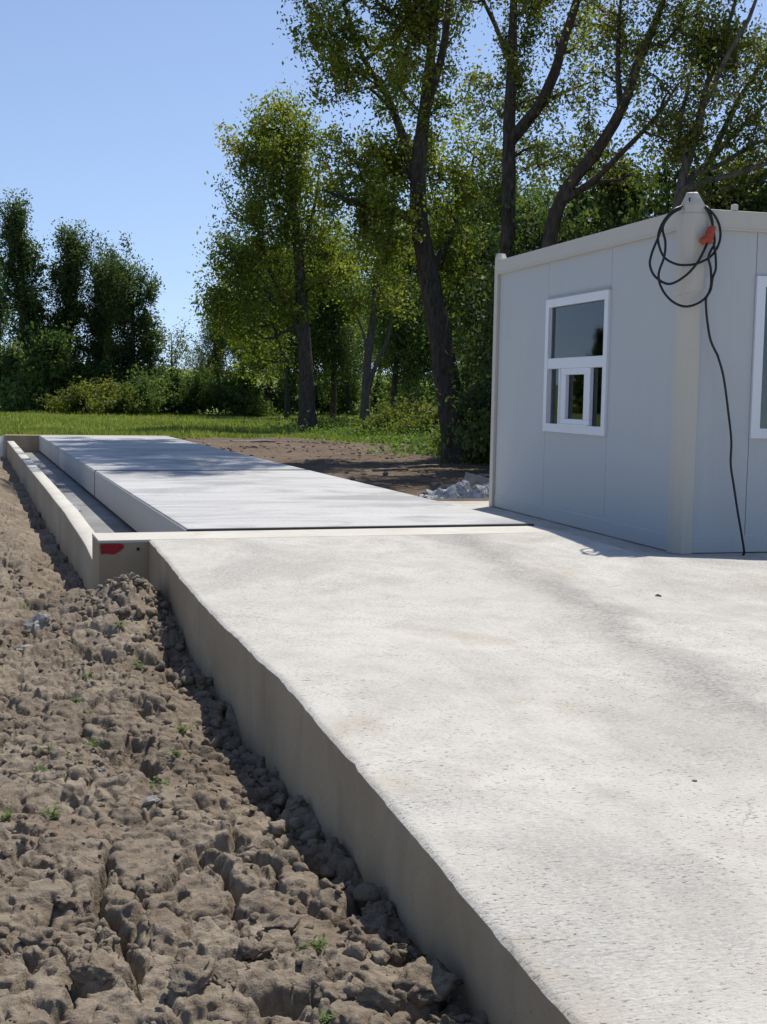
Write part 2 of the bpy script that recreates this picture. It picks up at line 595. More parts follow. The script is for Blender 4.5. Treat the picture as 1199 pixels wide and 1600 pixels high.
def ground_z(x, y):
    x = np.asarray(x, float); y = np.asarray(y, float)
    z = -0.42 + 0.05 * perlin(np.stack([x * 0.25, y * 0.25], -1)) + 0.05 * sstep(10, 60, y) * perlin(np.stack([x * 0.06, y * 0.06], -1))
    rough = (1 - sstep(0.3, 0.7, grass_mask(x, y)))
    z = z + rough * (0.035 * fbm(np.stack([x * 1.3, y * 1.3], -1), 4) + 0.012 * ridged(np.stack([x * 3.1, y * 0.7], -1), 2))
    # levelled pad under and around the cabin
    pad = sstep(3.0, 3.3, x) * (1 - sstep(5.2, 6.6, y)) * sstep(-14, -12, y)
    z = z * (1 - pad) + (-0.235 + 0.006 * perlin(np.stack([x * 3, y * 3], -1))) * pad
    # dug out below the weighbridge, the ramp and the worked soil
    dug = (1 - sstep(2.55, 2.95, x)) * (1 - sstep(24.0, 27.0, y)) * sstep(-10.5, -9.5, x)
    dug = np.maximum(dug, (1 - sstep(-1.2, -0.9, y)))
    return z * (1 - dug) - 1.05 * dug


def grass_mask(x, y):
    b = np.interp(x, GB_V, GB_U)
    n = 2.2 * fbm(np.stack([np.asarray(x) * 0.3, np.asarray(y) * 0.3], -1), 3)
    return sstep(-1.6, 1.6, y - b + n)


def axis(parts):
    out = []
    for lo, hi, st in parts:
        out.append(np.arange(lo, hi, st))
    return np.unique(np.concatenate(out + [[parts[-1][1]]]).round(4))


gx = axis([(-420, -60, 30), (-60, -12, 4), (-12, 2.4, 0.6), (2.4, 18, 0.12), (18, 40, 0.6), (40, 420, 20)])
gy = axis([(-60, -14, 6), (-14, 0, 0.7), (0, 40, 0.16), (40, 90, 0.8), (90, 700, 25)])
GX, GY = np.meshgrid(gx, gy, indexing='ij')
GZ = ground_z(GX, GY)
me = np_mesh('ground', np.stack([GX, GY, GZ], -1).reshape(-1, 3), grid_faces(len(gx), len(gy)), grass_mask(GX, GY).ravel())
tag(link('ground', me, M['ground'], smooth=True), kind='structure')

# ------------------------------------------------------------------ worked soil bank in the foreground
MOUND = (-0.66, -1.45)


def soil_z(x, y, detail=True):
    p = np.stack([x, y], -1)
    z = -0.50 + 0.05 * fbm(p * 0.9, 3)
    z = z + 0.10 * sstep(-4.5, -1.5, y) + 0.16 * sstep(3, 18, y) * sstep(-0.9, -1.7, x)
    z = z + 0.07 * sstep(-1.5, -3.0, x)
    # soil lies lower right along the ramp and along the pit wall
    z = z - 0.07 * sstep(-0.75, -0.45, x) * (y < -2.2) - 0.13 * sstep(-1.25, -0.85, x) * sstep(-0.9, 0.2, y)
    z = z + 0.22 * np.exp(-(((x - MOUND[0]) / 0.26) ** 2 + ((y - MOUND[1]) / 0.50) ** 2))
    z = z - 0.10 * np.exp(-(((x + 0.52) / 0.16) ** 2 + ((y + 0.78) / 0.24) ** 2))
    if detail:
        near = 1 - sstep(3.0, 14.0, y)
        wp = p + 0.06 * np.stack([fbm(p * 2.6, 3), fbm(p * 2.6 + 40, 3)], -1) + 0.020 * np.stack([fbm(p * 12, 3), fbm(p * 12 + 40, 3)], -1)
        broken = sstep(-0.20, 0.35, fbm(p * 1.7 + 5.0, 3))          # where the crust has fallen to crumbs
        # flaky crust: ragged low scarps
        tt = fbm(wp * np.array([2.6, 3.4]) + 3.0, 5, 0.52) * 2.6
        fr = tt - np.floor(tt)
        z = z + near * 0.016 * (np.floor(tt) + sstep(0.80, 1.0, fr))
        # shrinkage cracks round flat plates
        _, e1, ra, rb, ox, oy = worley(wp * np.array([4.4, 3.6]))
        where = 0.30 + 0.70 * sstep(-0.30, 0.10, fbm(p * 1.9 + 61.0, 2)) * (1 - 0.6 * broken)
        wide = 1 + 0.7 * sstep(-3.6, -5.6, y) * sstep(0.2, 0.7, rb)
        z = z + near * where * (0.075 * wide * (np.clip(e1 / ((0.05 + 0.08 * rb) * wide), 0, 1) - 1) + 0.034 * (ra - 0.5) + 0.06 * ((ra - 0.5) * ox + (rb - 0.5) * oy))
        _, em, rm, rn, oxm, oym = worley((wp + 0.02 * np.stack([fbm(p * 9 + 8, 2), fbm(p * 9 + 90, 2)], -1)) * np.array([8.5, 7.0]) + 5.0)
        wh2 = sstep(-0.15, 0.25, fbm(p * 2.2 + 77.0, 2))
        z = z + near * wh2 * (0.036 * (np.clip(em / (0.07 + 0.10 * rn), 0, 1) - 1) + 0.016 * (rm - 0.5) + 0.03 * ((rm - 0.5) * oxm + (rn - 0.5) * oym))
        _, e2, rc, rd, ox2, oy2 = worley(wp * 12.5)
        z = z + near * ((0.006 + 0.010 * broken) * (np.clip(e2 / 0.14, 0, 1) - 1) + (0.002 + 0.010 * broken) * (rc - 0.5) + 0.006 * ((rc - 0.5) * ox2 + (rd - 0.5) * oy2))
        f3, e3, re, rf, _, _ = worley(wp * 29.0)
        z = z + near * (0.0015 + 0.007 * broken) * (np.clip(1 - 1.35 * f3, 0, 1) * (0.2 + 1.4 * re) - 0.4)
        f4, e4, rg_, rh, _, _ = worley(p * 64.0 + 0.4 * np.stack([perlin(p * 40), perlin(p * 40 + 9)], -1))
        z = z + near * (0.0012 + 0.0035 * broken) * (np.clip(1 - 1.3 * f4, 0, 1) * (0.2 + 1.4 * rg_) - 0.4)
        z = z - near * 0.075 * sstep(0.40, 0.50, perlin(wp * np.array([3.6, 3.0]) + 12.0) + 0.10 * fbm(p * 14, 2))
        z = z + near * (0.008 * fbm(p * 3, 3, 0.5) + 0.0022 * fbm(p * 48, 3, 0.6))
        z = z + (1 - near) * 0.05 * fbm(p * 2.4, 4)
        # one long open crack
        cy_ = y + 6.15
        cxr = -1.30 + 0.12 * perlin(np.stack([y * 1.9, y * 0], -1)) + 0.035 * perlin(np.stack([y * 9, y * 0 + 3], -1))
        wcr = 0.016 * sstep(-0.75, -0.45, cy_) * (1 - sstep(0.35, 0.6, cy_)) + 1e-4
        z = z - 0.13 * np.exp(-((x - cxr) / wcr) ** 2) * (wcr > 0.002)
    hide = (x > -0.70) & (y > -0.5)
    z = np.where(hide, -1.2, z)
    z = np.where(y > 21.5, z - 0.5 * sstep(21.5, 24, y), z)
    return z


sx = np.concatenate([axis([(-9, -4, 0.2), (-4, -2.3, 0.05)])[:-1], np.arange(-2.3, -0.24, 0.0068)])
sy_ = [-9.6]
while sy_[-1] < 24.5:
    y0 = sy_[-1]
    sy_.append(y0 + (0.03 if y0 < -8.0 else 0.0080 if y0 < -4.5 else 0.0080 + (y0 + 4.5) * 0.0040 if y0 < 2 else 0.034 + (y0 - 2) * 0.006))
sy = np.array(sy_)
SX, SY = np.meshgrid(sx, sy, indexing='ij')
SZ = soil_z(SX, SY)
for _ in range(1):                                    # weathering: rain has softened the sharpest edges
    B_ = SZ.copy()
    B_[1:-1, 1:-1] = (SZ[1:-1, 1:-1] * 2 + SZ[:-2, 1:-1] + SZ[2:, 1:-1] + SZ[1:-1, :-2] + SZ[1:-1, 2:]) / 6
    flat_ok = (SX < -0.72) | (SY < -0.52)
    SZ = np.where(flat_ok, B_, SZ)
P3 = np.stack([SX, SY, SZ * 1.5], -1)
SZ = SZ + 0.0022 * fbm(P3 * 70, 2) * (SY < 2)
SX = SX + np.where(SX < -0.42, 0.010 * fbm(P3 * 26, 2), 0) * (SY < 2)
SY = SY + 0.010 * fbm(P3 * 26 + 50, 2) * (SY < -0.9)
me = np_mesh('soil', np.stack([SX, SY, SZ], -1).reshape(-1, 3), grid_faces(len(sx), len(sy)))
tag(link('soil', me, M['soil'], smooth=True), kind='structure')

# ------------------------------------------------------------------ concrete ramp and apron
RX0 = -0.37


def ramp_z(x, y):
    z = np.interp(y, [-14, -9.5, -7.58, -7.0, -6.42, -5.88, -5.37, -4.61, -3.43, -2.0, -0.555],
                  [-0.58, -0.42, -0.325, -0.288, -0.250, -0.215, -0.188, -0.152, -0.145, -0.090, -0.019])
    z2 = -0.046 * (-0.555 - y) - 0.019
    k = 1 - sstep(-0.2, 1.2, x)
    z = z * k + z2 * (1 - k)
    p = np.stack([x, y], -1)
    return z + sstep(-0.56, -1.2, y) * 0.012 * fbm(p * 0.9, 3) + 0.0025 * fbm(p * 7, 3) * sstep(-0.56, -0.8, y)


rx = np.concatenate([np.arange(0, 0.12, 0.012), np.arange(0.12, 3.4, 0.04), np.arange(3.4, 9.6, 0.12)])
ry = np.concatenate([np.arange(-13, -8.2, 0.25), np.arange(-8.2, -0.56, 0.035), [-0.556]])
edge = RX0 + 0.007 * fbm(np.stack([ry * 1.1, ry * 0 + 2], -1), 3) + 0.004 * fbm(np.stack([ry * 14, ry * 0 + 9], -1), 2)
edge += 0.012 * np.exp(-((ry + 5.83) / 0.03) ** 2)                # a chipped form joint
RXg = edge[None, :] + rx[:, None]
RYg = np.repeat(ry[None, :], len(rx), 0)
# right of the weighbridge the apron stops short of the cabin
cut = sstep(3.02, 3.12, RXg)
lim = np.where(RXg < 3.07, -0.556, -1.74 - 0.33 * (RXg - 3.07) + 0.03 * fbm(np.stack([RXg * 2.3, RXg * 0], -1), 3))
lim = -0.556 * (1 - cut) + lim * cut
RYg = np.minimum(RYg, lim)
RZg = ramp_z(RXg, RYg)
rnd_e = np.exp(-(rx / 0.010) ** 2)[:, None] * 0.012
RZg = RZg - rnd_e
top = np.stack([RXg, RYg, RZg], -1).reshape(-1, 3)
F = [grid_faces(len(rx), len(ry))]
V = [top]
n0 = len(top)
depths = np.array([0.0, 0.02, 0.06, 0.12, 0.2, 0.3, 0.42, 0.75])
ny = len(ry)
side = []
for d in depths:
    wob = 0.004 * fbm(np.stack([ry * 5, np.full(ny, d * 6.0)], -1), 3) * (d > 0)
    side.append(np.stack([edge - 0.002 * (d > 0) + wob, ry, RZg[0] - d], -1))
V.append(np.concatenate(side))
sf = grid_faces(len(depths), ny)[:, ::-1] + n0
F.append(sf)
n1 = n0 + len(depths) * ny
# far edge face towards the weighbridge and the cabin pad
fe = top.reshape(len(rx), ny, 3)[:, -1]
V.append(fe); V.append(fe - np.array([0, 0, 0.7]))
k = np.arange(len(rx) - 1)
F.append(np.stack([n1 + k, n1 + len(rx) + k, n1 + len(rx) + k + 1, n1 + k + 1], 1))
me = np_mesh('ramp', np.concatenate(V), np.concatenate(F))
tag(link('ramp', me, M['ramp'], smooth=True), kind='structure')
# the vertical flank is the same slab, its shade put into a darker colour
me.materials.append(M['shaded_wall'])
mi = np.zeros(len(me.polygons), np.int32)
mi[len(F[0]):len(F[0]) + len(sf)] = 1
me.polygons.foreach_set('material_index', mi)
try:
    me.set_sharp_from_angle(angle=math.radians(50))
except Exception:
    pass

# ------------------------------------------------------------------ weighbridge foundation (pit)
pit = empty('foundation_pit', (-0.74, -0.55, -0.9))
tag(pit, 'beige concrete foundation pit with low kerb wall along the weighbridge', 'foundation')


def child_local(o, root):
    o.parent = root
    o.matrix_parent_inverse = Matrix.Translation(root.location).inverted() @ Matrix.Identity(4) if root.rotation_euler.z == 0 else (Matrix.LocRotScale(root.location, root.rotation_euler, None)).inverted()


def pbox(name, lo, hi, mat, root, bevel=0.0):
    o = box(name, lo, hi, mat, None, bevel)
    child_local(o, root)
    return o


pbox('end_wall', (-0.74, -0.55, -0.95), (3.02, -0.055, -0.040), M['shaded_wall'], pit, 0.004)
pbox('sunlit_top', (-0.742, -0.552, -0.040), (3.02, -0.053, -0.017), M['sunlit_top'], pit, 0.006)  # strip added on the wall top, its sunlight painted in
# outer kerb wall: top falls a little towards its near end
wy = np.concatenate([np.arange(-0.545, 4, 0.15), np.arange(4, 20.9, 0.5)])
wt = np.interp(wy, [-0.6, -0.3, 0.6, 2.9, 21], [-0.275, -0.255, -0.185, -0.130, -0.125])
wob = 0.004 * fbm(np.stack([wy * 0.6, wy * 0], -1), 3)
sec = []
for (dx, top_, base) in ((0, 0, 1), (0, 1, 0), (0.006, 2, 0), (0.150, 2, 0), (0.156, 1, 0), (0.156, 0, 1)):
    zz = np.full(len(wy), -0.95) if base else wt - (0.008 if top_ == 1 else 0.0)
    sec.append(np.stack([-0.738 + dx + wob, wy, zz], -1))
Vw = np.concatenate(sec)
Fw = [grid_faces(6, len(wy))[:, ::-1]]
ow = link('kerb_wall', np_mesh('kerb_wall', Vw, Fw[0]), M['shaded_wall'])
ow.data.materials.append(M['sunlit_top'])  # kerb top painted lighter, as if sunlit
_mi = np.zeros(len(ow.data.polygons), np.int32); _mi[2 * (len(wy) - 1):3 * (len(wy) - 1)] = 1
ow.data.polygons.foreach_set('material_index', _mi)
child_local(ow, pit)
pbox('pit_floor', (-0.60, -0.05, -0.55), (1.2, 20.9, -0.405), M['floor'], pit)
pbox('inner_plinth', (0.55, 0.1, -0.404), (0.75, 20.8, -0.20), M['floor'], pit)
pbox('far_end_wall', (-0.76, 20.93, -0.95), (3.02, 21.35, -0.006), M['shaded_wall'], pit, 0.01)
# sprayed red mark with a ragged outline, and a form-tie hole
bm = bmesh.new()
pts = [(-0.725, -0.044), (-0.60, -0.043), (-0.560, -0.050), (-0.556, -0.072), (-0.585, -0.100), (-0.63, -0.124), (-0.685, -0.116), (-0.722, -0.121), (-0.73, -0.06)]
f0 = bm.faces.new([bm.verts.new((x, -0.5535, z)) for x, z in pts])
ex = bmesh.ops.extrude_face_region(bm, geom=[f0])
for v in ex['geom']:
    if isinstance(v, bmesh.types.BMVert):
        v.co.y -= 0.002
bmesh.ops.recalc_face_normals(bm, faces=bm.faces)
o = link('paint_mark', bm_mesh('paint_mark', bm), M['red'])
tag(o, 'ragged red paint mark sprayed on the end wall'); child_local(o, pit)
bm = bmesh.new()
bmesh.ops.create_cone(bm, cap_ends=True, segments=14, radius1=0.012, radius2=0.012, depth=0.006, matrix=Matrix.Translation((-0.453, -0.553, -0.087)) @ Matrix.Rotation(math.pi / 2, 4, 'X'))
o = link('tie_hole', bm_mesh('tie_hole', bm), M['rubber']); child_local(o, pit)

# far ramp beyond the weighbridge
Vf = np.array([[-0.78, 21.36, -0.012], [3.1, 21.36, -0.012], [3.1, 28.5, -0.36], [-0.78, 28.5, -0.36],
               [-0.78, 21.36, -0.9], [3.1, 21.36, -0.9], [3.1, 28.5, -0.9], [-0.78, 28.5, -0.9]])
me = np_mesh('far_ramp', Vf, np.array([(0, 1, 2, 3), (0, 3, 7, 4), (1, 5, 6, 2), (2, 6, 7, 3), (0, 4, 5, 1)]))
tag(link('far_ramp', me, M['ramp']), kind='structure')

# ------------------------------------------------------------------ weighbridge
wb = empty('weighbridge', (0, 0, -0.36))
tag(wb, 'long pale concrete vehicle weighbridge of three deck modules', 'weighbridge')
MODS = [(0.015, 7.455), (7.545, 14.43), (14.455, 20.88)]
for a, b in MODS:
    dm = pbox('deck_module', (0.006, a, -0.345), (2.994, b, 0.0), M['deck'], wb, 0.012)
    sp = box('side_panel', (-0.004, a + 0.006, -0.352), (0.003, b - 0.006, -0.016), M['side'], None, 0.0015, 1)
    child_local(sp, wb)
    sp2 = box('side_panel', (2.997, a + 0.006, -0.352), (3.004, b - 0.006, -0.016), M['side'], None, 0.0015, 1)
    child_local(sp2, wb)
    for yy in (a + 0.35, b - 0.35):
        for xx in (0.65, 2.35):
            bm = bmesh.new()
            bmesh.ops.create_cone(bm, cap_ends=True, segments=16, radius1=0.07, radius2=0.05, depth=0.14, matrix=Matrix.Translation((xx, yy, -0.275 if xx < 1 else -0.41)))
            o = link('load_cell', bm_mesh('load_cell', bm), M['side']); child_local(o, wb)
for yj in (7.50, 14.4425):
    hw = 0.044 if yj < 10 else 0.011
    pbox('joint_seal', (0.008, yj - hw, -0.33), (2.99, yj + hw, 0.006 if yj < 10 else -0.004), M['rubber'], wb)
pbox('gap_seal', (-0.002, -0.045, -0.30), (3.002, 0.009, -0.003), M['rubber'], wb)

# ------------------------------------------------------------------ crumpled film in the pit
def crumpled(name, nx, ny, fn, mat, thick=0.004):
    a, b = np.meshgrid(np.linspace(0, 1, nx), np.linspace(0, 1, ny), indexing='ij')
    V = fn(a, b).reshape(-1, 3)
    Fc = grid_faces(nx, ny)
    o = link(name, np_mesh(name, V, Fc), mat, smooth=True)
    md = o.modifiers.new('thickness', 'SOLIDIFY'); md.thickness = thick
    return o


def pit_film(a, b):
    y = 5.2 + 11.5 * b
    w = 0.20 + 0.05 * np.sin(b * 17)
    x = -0.575 + w * a + 0.025 * perlin(np.stack([y * 3, a * 2], -1))
    q = np.stack([x * 9, y * 3.2], -1)
    z = -0.385 + 0.05 * np.abs(fbm(q, 4)) + 0.10 * (1 - a) ** 2
    return np.stack([x, y, z], -1)


tag(crumpled('plastic_sheet', 26, 320, pit_film, M['film']), 'crumpled grey plastic film strip lying in the pit along the kerb wall', 'plastic sheet')

# ------------------------------------------------------------------ concrete pad under the cabin
px_ = np.linspace(3.03, 11.5, 90); py_ = np.linspace(-5.2, 5.0, 110)
PX, PY = np.meshgrid(px_, py_, indexing='ij')
PY = PY + 0.10 * fbm(np.stack([PX * 1.3, PX * 0 + 4], -1), 3) * sstep(3.5, 5.0, PY)
PZ = -0.226 + 0.003 * fbm(np.stack([PX * 2, PY * 2], -1), 3)
PZ = np.where(PY > 4.85, -0.45, PZ)
tag(link('cabin_pad', np_mesh('cabin_pad', np.stack([PX, PY, PZ], -1).reshape(-1, 3), grid_faces(90, 110)), M['ramp'], smooth=True), kind='structure')

# ------------------------------------------------------------------ site cabin
CAB_LOC = (4.070, -0.590, -0.22)
CAB_RZ = -math.radians(2.8714)
D = 4.683                                     # length of the side that faces the weighbridge
WF = 6.0                                      # length of the front
HB = 2.90                                     # top of the roof beam above the cabin's foot
cab = empty('site_cabin', CAB_LOC, CAB_RZ)
tag(cab, 'pale grey prefabricated site cabin with cream corner posts beside the weighbridge', 'cabin')


def C(name, lo, hi, mat, bevel=0.004, parent=None):
    o = box(name, lo, hi, mat, parent or cab, bevel)
    return o


PT = 0.06


def panel_left(y0, y1, z0, z1, name='wall_panel'):
    return C(name, (0.035, y0 + 0.0025, z0), (0.035 + PT, y1 - 0.0025, z1), M['panel'], 0.004)


Zp = 0.22      # local z of the deck level
w0, w1 = D - 3.18, D - 1.64                   # window on the left side (local y), near to far
wz0, wz1 = 0.73 + Zp, 2.12 + Zp
zb0, zb1 = 0.14, 2.742
panel_left(0.16, w0, zb0, zb1)
panel_left(w0, w1, zb0, wz0)
panel_left(w0, w1, wz1, zb1)
panel_left(w1, D - 0.16, zb0, zb1)
# front panels, with a second window
fw0, fw1 = 0.68, 2.1
fz0, fz1 = 0.77 + Zp, 2.15 + Zp


def panel_front(x0, x1, z0, z1):
    return C('wall_panel', (x0 + 0.0025, 0.035, z0), (x1 - 0.0025, 0.035 + PT, z1), M['panel'], 0.004)


panel_front(0.16, fw0, zb0, zb1)
panel_front(fw0, fw1, zb0, fz0)
panel_front(fw0, fw1, fz1, zb1)
for k in range(4):
    panel_front(fw1 + k * 0.935, fw1 + (k + 1) * 0.935, zb0, zb1)
# back and right walls
for k in range(4):
    C('wall_panel', (WF - 0.095, 0.16 + k * 1.09, zb0), (WF - 0.035, 0.155 + (k + 1) * 1.09, zb1), M['panel'])
    C('wall_panel', (0.16 + k * 1.42, D - 0.095, zb0), (0.155 + (k + 1) * 1.42, D - 0.035, zb1), M['panel'])
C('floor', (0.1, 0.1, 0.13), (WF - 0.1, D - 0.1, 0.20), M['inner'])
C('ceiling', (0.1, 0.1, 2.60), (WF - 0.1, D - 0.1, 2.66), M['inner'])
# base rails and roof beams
for nm, z0, z1, e in (('base_rail', 0.0, 0.15, 0.030), ('roof_beam', 2.735, HB, 0.0)):
    fm = M['panel'] if nm == 'base_rail' else M['frame']
    C(nm, (e, 0.15, z0), (0.13, D - 0.15, z1), fm, 0.008)
    C(nm, (WF - 0.13, 0.15, z0), (WF - e, D - 0.15, z1), M['frame'], 0.008)
    C(nm, (0.15, e, z0), (WF - 0.15, 0.13, z1), fm, 0.008)
    C(nm, (0.15, D - 0.13, z0), (WF - 0.15, D - e, z1), M['frame'], 0.008)
# small drip lip below the roof beams
C('drip_lip', (-0.006, 0.16, 2.737), (0.02, D - 0.16, 2.752), M['frame'], 0.002)
C('drip_lip', (0.16, -0.006, 2.737), (WF - 0.16, 0.02, 2.752), M['frame'], 0.002)
# roof sheet
C('roof', (0.05, 0.05, HB - 0.03), (WF - 0.05, D - 0.05, HB - 0.012), M['frame'], 0.004)


def corner_post(cx, cy, sx_, sy__, topz):
    """folded-steel corner post with a chamfered outer edge; its top runs up into a torn lug"""
    bm = bmesh.new()
    prof = [(0.0, 0.055), (0.055, 0.0), (0.155, 0.0), (0.155, 0.05), (0.05, 0.155), (0.0, 0.155)]
    prof = [(cx + sx_ * a, cy + sy__ * b) for a, b in prof]
    levels = [0.0, 0.6, 1.2, 1.8, 2.4, HB - 0.05]
    rows = []
    for z in levels:
        rows.append([bm.verts.new((x, y, z)) for x, y in prof])
    # tapered lug
    for zz, s, off in ((HB + 0.03, 0.98, 0.0), (HB + 0.085, 0.70, 0.006), (topz, 0.42, 0.010)):
        mx_ = sum(p_[0] for p_ in prof) / 6; my_ = sum(p_[1] for p_ in prof) / 6
        rows.append([bm.verts.new((mx_ + (x - mx_) * s + random.uniform(-1, 1) * off, my_ + (y - my_) * s + random.uniform(-1, 1) * off, zz + random.uniform(-1, 1) * off)) for x, y in prof])
    for r0, r1 in zip(rows, rows[1:]):
        for i in range(6):
            bm.faces.new((r0[i], r0[(i + 1) % 6], r1[(i + 1) % 6], r1[i]))
    bm.faces.new(rows[-1]); bm.faces.new(rows[0][::-1])
    bmesh.ops.recalc_face_normals(bm, faces=bm.faces)
    return link('corner_post', bm_mesh('corner_post', bm), M['frame'], cab)


post = corner_post(0, 0, 1, 1, 3.035)
corner_post(0, D, 1, -1, 2.965)
corner_post(WF, 0, -1, 1, 2.965)
corner_post(WF, D, -1, -1, 2.965)
# sleeve plate folded round the upper part of the near post
bm = bmesh.new()
sl = [(-0.008, 0.175), (-0.008, 0.052), (0.052, -0.008), (0.165, -0.008)]
lo = [bm.verts.new((x, y, 2.18 + 0.015 * i)) for i, (x, y) in enumerate(sl)]
hi = [bm.verts.new((x, y, 2.86)) for x, y in sl]
for i in range(3):
    bm.faces.new((lo[i], lo[i + 1], hi[i + 1], hi[i]))
o = link('post_sleeve', bm_mesh('post_sleeve', bm), M['frame'], cab)
md = o.modifiers.new('thickness', 'SOLIDIFY'); md.thickness = 0.005
# hook on the lug, small lifting lug on the front beam
V1, F1 = tube_mesh('hook', smooth_path([(0.03, 0.03, 2.985), (0.015, 0.015, 2.985), (0.008, 0.008, 2.975), (0.012, 0.004, 2.95)], 4), 0.006, 6)
link('hook', np_mesh('hook', V1, F1), M['rubber'], cab)
C('lifting_lug', (0.42, 0.01, HB + 0.001), (0.47, 0.05, HB + 0.055), M['frame'], 0.006)


def window(along, c0, c1, z0, z1, hatch, panes):
    """along = 'y': in the side wall, 'x': in the front wall. Members stand proud of the panel."""
    win = None

    def B(name, a0, a1, b0, b1, d0, d1, mat, parent, bev=0.005):
        if along == 'y':
            lo_, hi_ = (d0, a0, b0), (d1, a1, b1)
        else:
            lo_, hi_ = (a0, d0, b0), (a1, d1, b1)
        return box(name, lo_, hi_, mat, parent, bev)
    f = 0.085
    # outer frame as one ring
    bm = bmesh.new()
    for (a0, a1, b0, b1) in ((c0, c1, z1 - f, z1), (c0, c1, z0, z0 + f), (c0, c0 + f, z0 + f, z1 - f), (c1 - f, c1, z0 + f, z1 - f)):
        if along == 'y':
            box_into(bm, (0.008, a0, b0), (0.10, a1, b1))
        else:
            box_into(bm, (a0, 0.008, b0), (a1, 0.10, b1))
    win = link('window', bm_mesh('window', bm), M['pvc'], cab)
    if hatch:
        zt0, zt1 = 1.39 + Zp, 1.50 + Zp
        B('transom', c0 + f, c1 - f, zt0, zt1, 0.012, 0.09, M['pvc'], win)
        B('pane', c0 + f - 0.01, c1 - f + 0.01, zt1 - 0.01, z1 - f + 0.01, 0.048, 0.054, M['glass'], win, 0)
        B('pane', c0 + f - 0.01, c1 - f + 0.01, z0 + f - 0.01, zt0 + 0.01, 0.060, 0.066, M['glass'], win, 0)
        # sliding hatch sash: frame of four bars, rail on its far side
        s0, s1 = D - 2.80, D - 2.06
        sb = 0.145
        for (a0, a1, b0, b1) in ((s0, s1, zt0 - 0.065, zt0 - 0.0), (s0, s1, z0 + f, z0 + f + 0.06), (s0, s0 + sb, z0 + f + 0.06, zt0 - 0.065), (s1 - sb, s1, z0 + f + 0.06, zt0 - 0.065)):
            B('sash_bar', a0, a1, b0, b1, 0.016, 0.058, M['pvc'], win, 0.006)
        B('sash_rail', s1 - 0.018, s1 + 0.012, z0 + f + 0.002, zt0 - 0.002, 0.002, 0.055, M['pvc'], win, 0.004)
        B('sash_rail', s0 + 0.02, s1, z0 + f - 0.012, z0 + f + 0.008, 0.000, 0.055, M['pvc'], win, 0.004)
    else:
        mid = (c0 + c1) / 2
        B('mullion', mid - 0.05, mid + 0.05, z0 + f, z1 - f, 0.014, 0.09, M['pvc'], win)
        B('pane', c0 + f - 0.01, c1 - f + 0.01, z0 + f - 0.01, z1 - f + 0.01, 0.055, 0.061, M['glass'], win, 0)
    return win


wl = window('y', w0, w1, wz0, wz1, True, 4)
tag(wl, 'white window with a small sliding hatch below its upper pane')
wf = window('x', fw0, fw1, fz0, fz1, False, 1)
tag(wf, 'white window cut off by the right edge of the picture')
# dark trim line over the window (shadow gap flashing)
C('flashing', (0.000, w0 - 0.012, wz1 + 0.001), (0.034, w1 + 0.004, wz1 + 0.010), M['side'], 0.001)
# inside: desk by the window, white wall fan
C('inner_shelf', (0.16, w0 + 0.02, wz0 + 0.055), (0.55, w1 - 0.5, wz0 + 0.085), M['pvc'], 0.004)
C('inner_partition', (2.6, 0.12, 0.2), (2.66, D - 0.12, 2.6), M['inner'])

# ------------------------------------------------------------------ cable coil on the near post
CORNER = np.array(CAB_LOC) + np.array([0.0, 0.0, 0.0])


def cabpt(zx, zy, lift=0.0, extra=0.0):
    """a point of the coil: it lies just in front of the post's corner and bends round it"""
    px, py = 990 + zx / 5.713, 280 + zy / 5.713
    ray = (px - 599.5) / F_PX * _A - (py - 800) / F_PX * _B + _F
    hd = float((CORNER + np.array([0.03, 0.03, 0]) - CAM) @ _fw)          # horizontal distance of the post's edge
    w = (px - 1078) / F_PX * hd
    dep = hd - 0.055 + 0.16 * max(0.0, abs(w) - 0.06) - lift + extra
    return CAM + ray * (dep / float(ray @ _fw))


coil = empty('cable', CORNER + np.array([0.6, -0.1, 0.0]))
tag(coil, 'black power cable coiled over the cabin corner post, its end hanging down', 'cable')


def cable_piece(name, pts, r=0.0105, mat='rubber', sides=8):
    P = smooth_path(np.array(pts), 7)
    V_, F_ = tube_mesh(name, P, r, sides)
    o = link(name, np_mesh(name, V_, F_), M[mat], smooth=True)
    child_local(o, coil)
    return o


behind = 0.26
loopA = [cabpt(400, 262, 0, .06), cabpt(330, 300, 0, .02), cabpt(250, 410), cabpt(220, 540), cabpt(270, 690), cabpt(380, 757, .02), cabpt(490, 765, .03), cabpt(590, 745, .02), cabpt(700, 680), cabpt(765, 570), cabpt(775, 450), cabpt(735, 340), cabpt(660, 255, 0, .03), cabpt(600, 225, 0, behind), cabpt(500, 215, 0, behind + .03), cabpt(430, 240, 0, behind), cabpt(395, 265, 0, .10)]
cable_piece('loop', loopA)
loopB = [cabpt(600, 232, 0, behind), cabpt(655, 250, -.0, .03), cabpt(690, 320, .0, .01), cabpt(705, 430), cabpt(650, 590, .01), cabpt(570, 745, .05), cabpt(460, 865, .05), cabpt(320, 935, .02), cabpt(200, 875), cabpt(148, 770), cabpt(165, 660), cabpt(225, 510), cabpt(270, 390), cabpt(340, 290, 0, .02), cabpt(410, 250, 0, .08), cabpt(500, 225, 0, behind)]
cable_piece('loop', loopB)
loopC = [cabpt(420, 262, 0, .10), cabpt(330, 320, 0, .02), cabpt(262, 430, .0, .01), cabpt(285, 560, .015), cabpt(275, 690, .025), cabpt(225, 850, .02), cabpt(255, 980, .01), cabpt(340, 1085, .02), cabpt(450, 1135, .04), cabpt(560, 1115, .03), cabpt(650, 1050, .01), cabpt(692, 950), cabpt(690, 800), cabpt(670, 705, .02), cabpt(690, 640, .02), cabpt(725, 560, .0), cabpt(700, 380, 0, .01), cabpt(650, 262, 0, .03), cabpt(590, 235, 0, behind)]
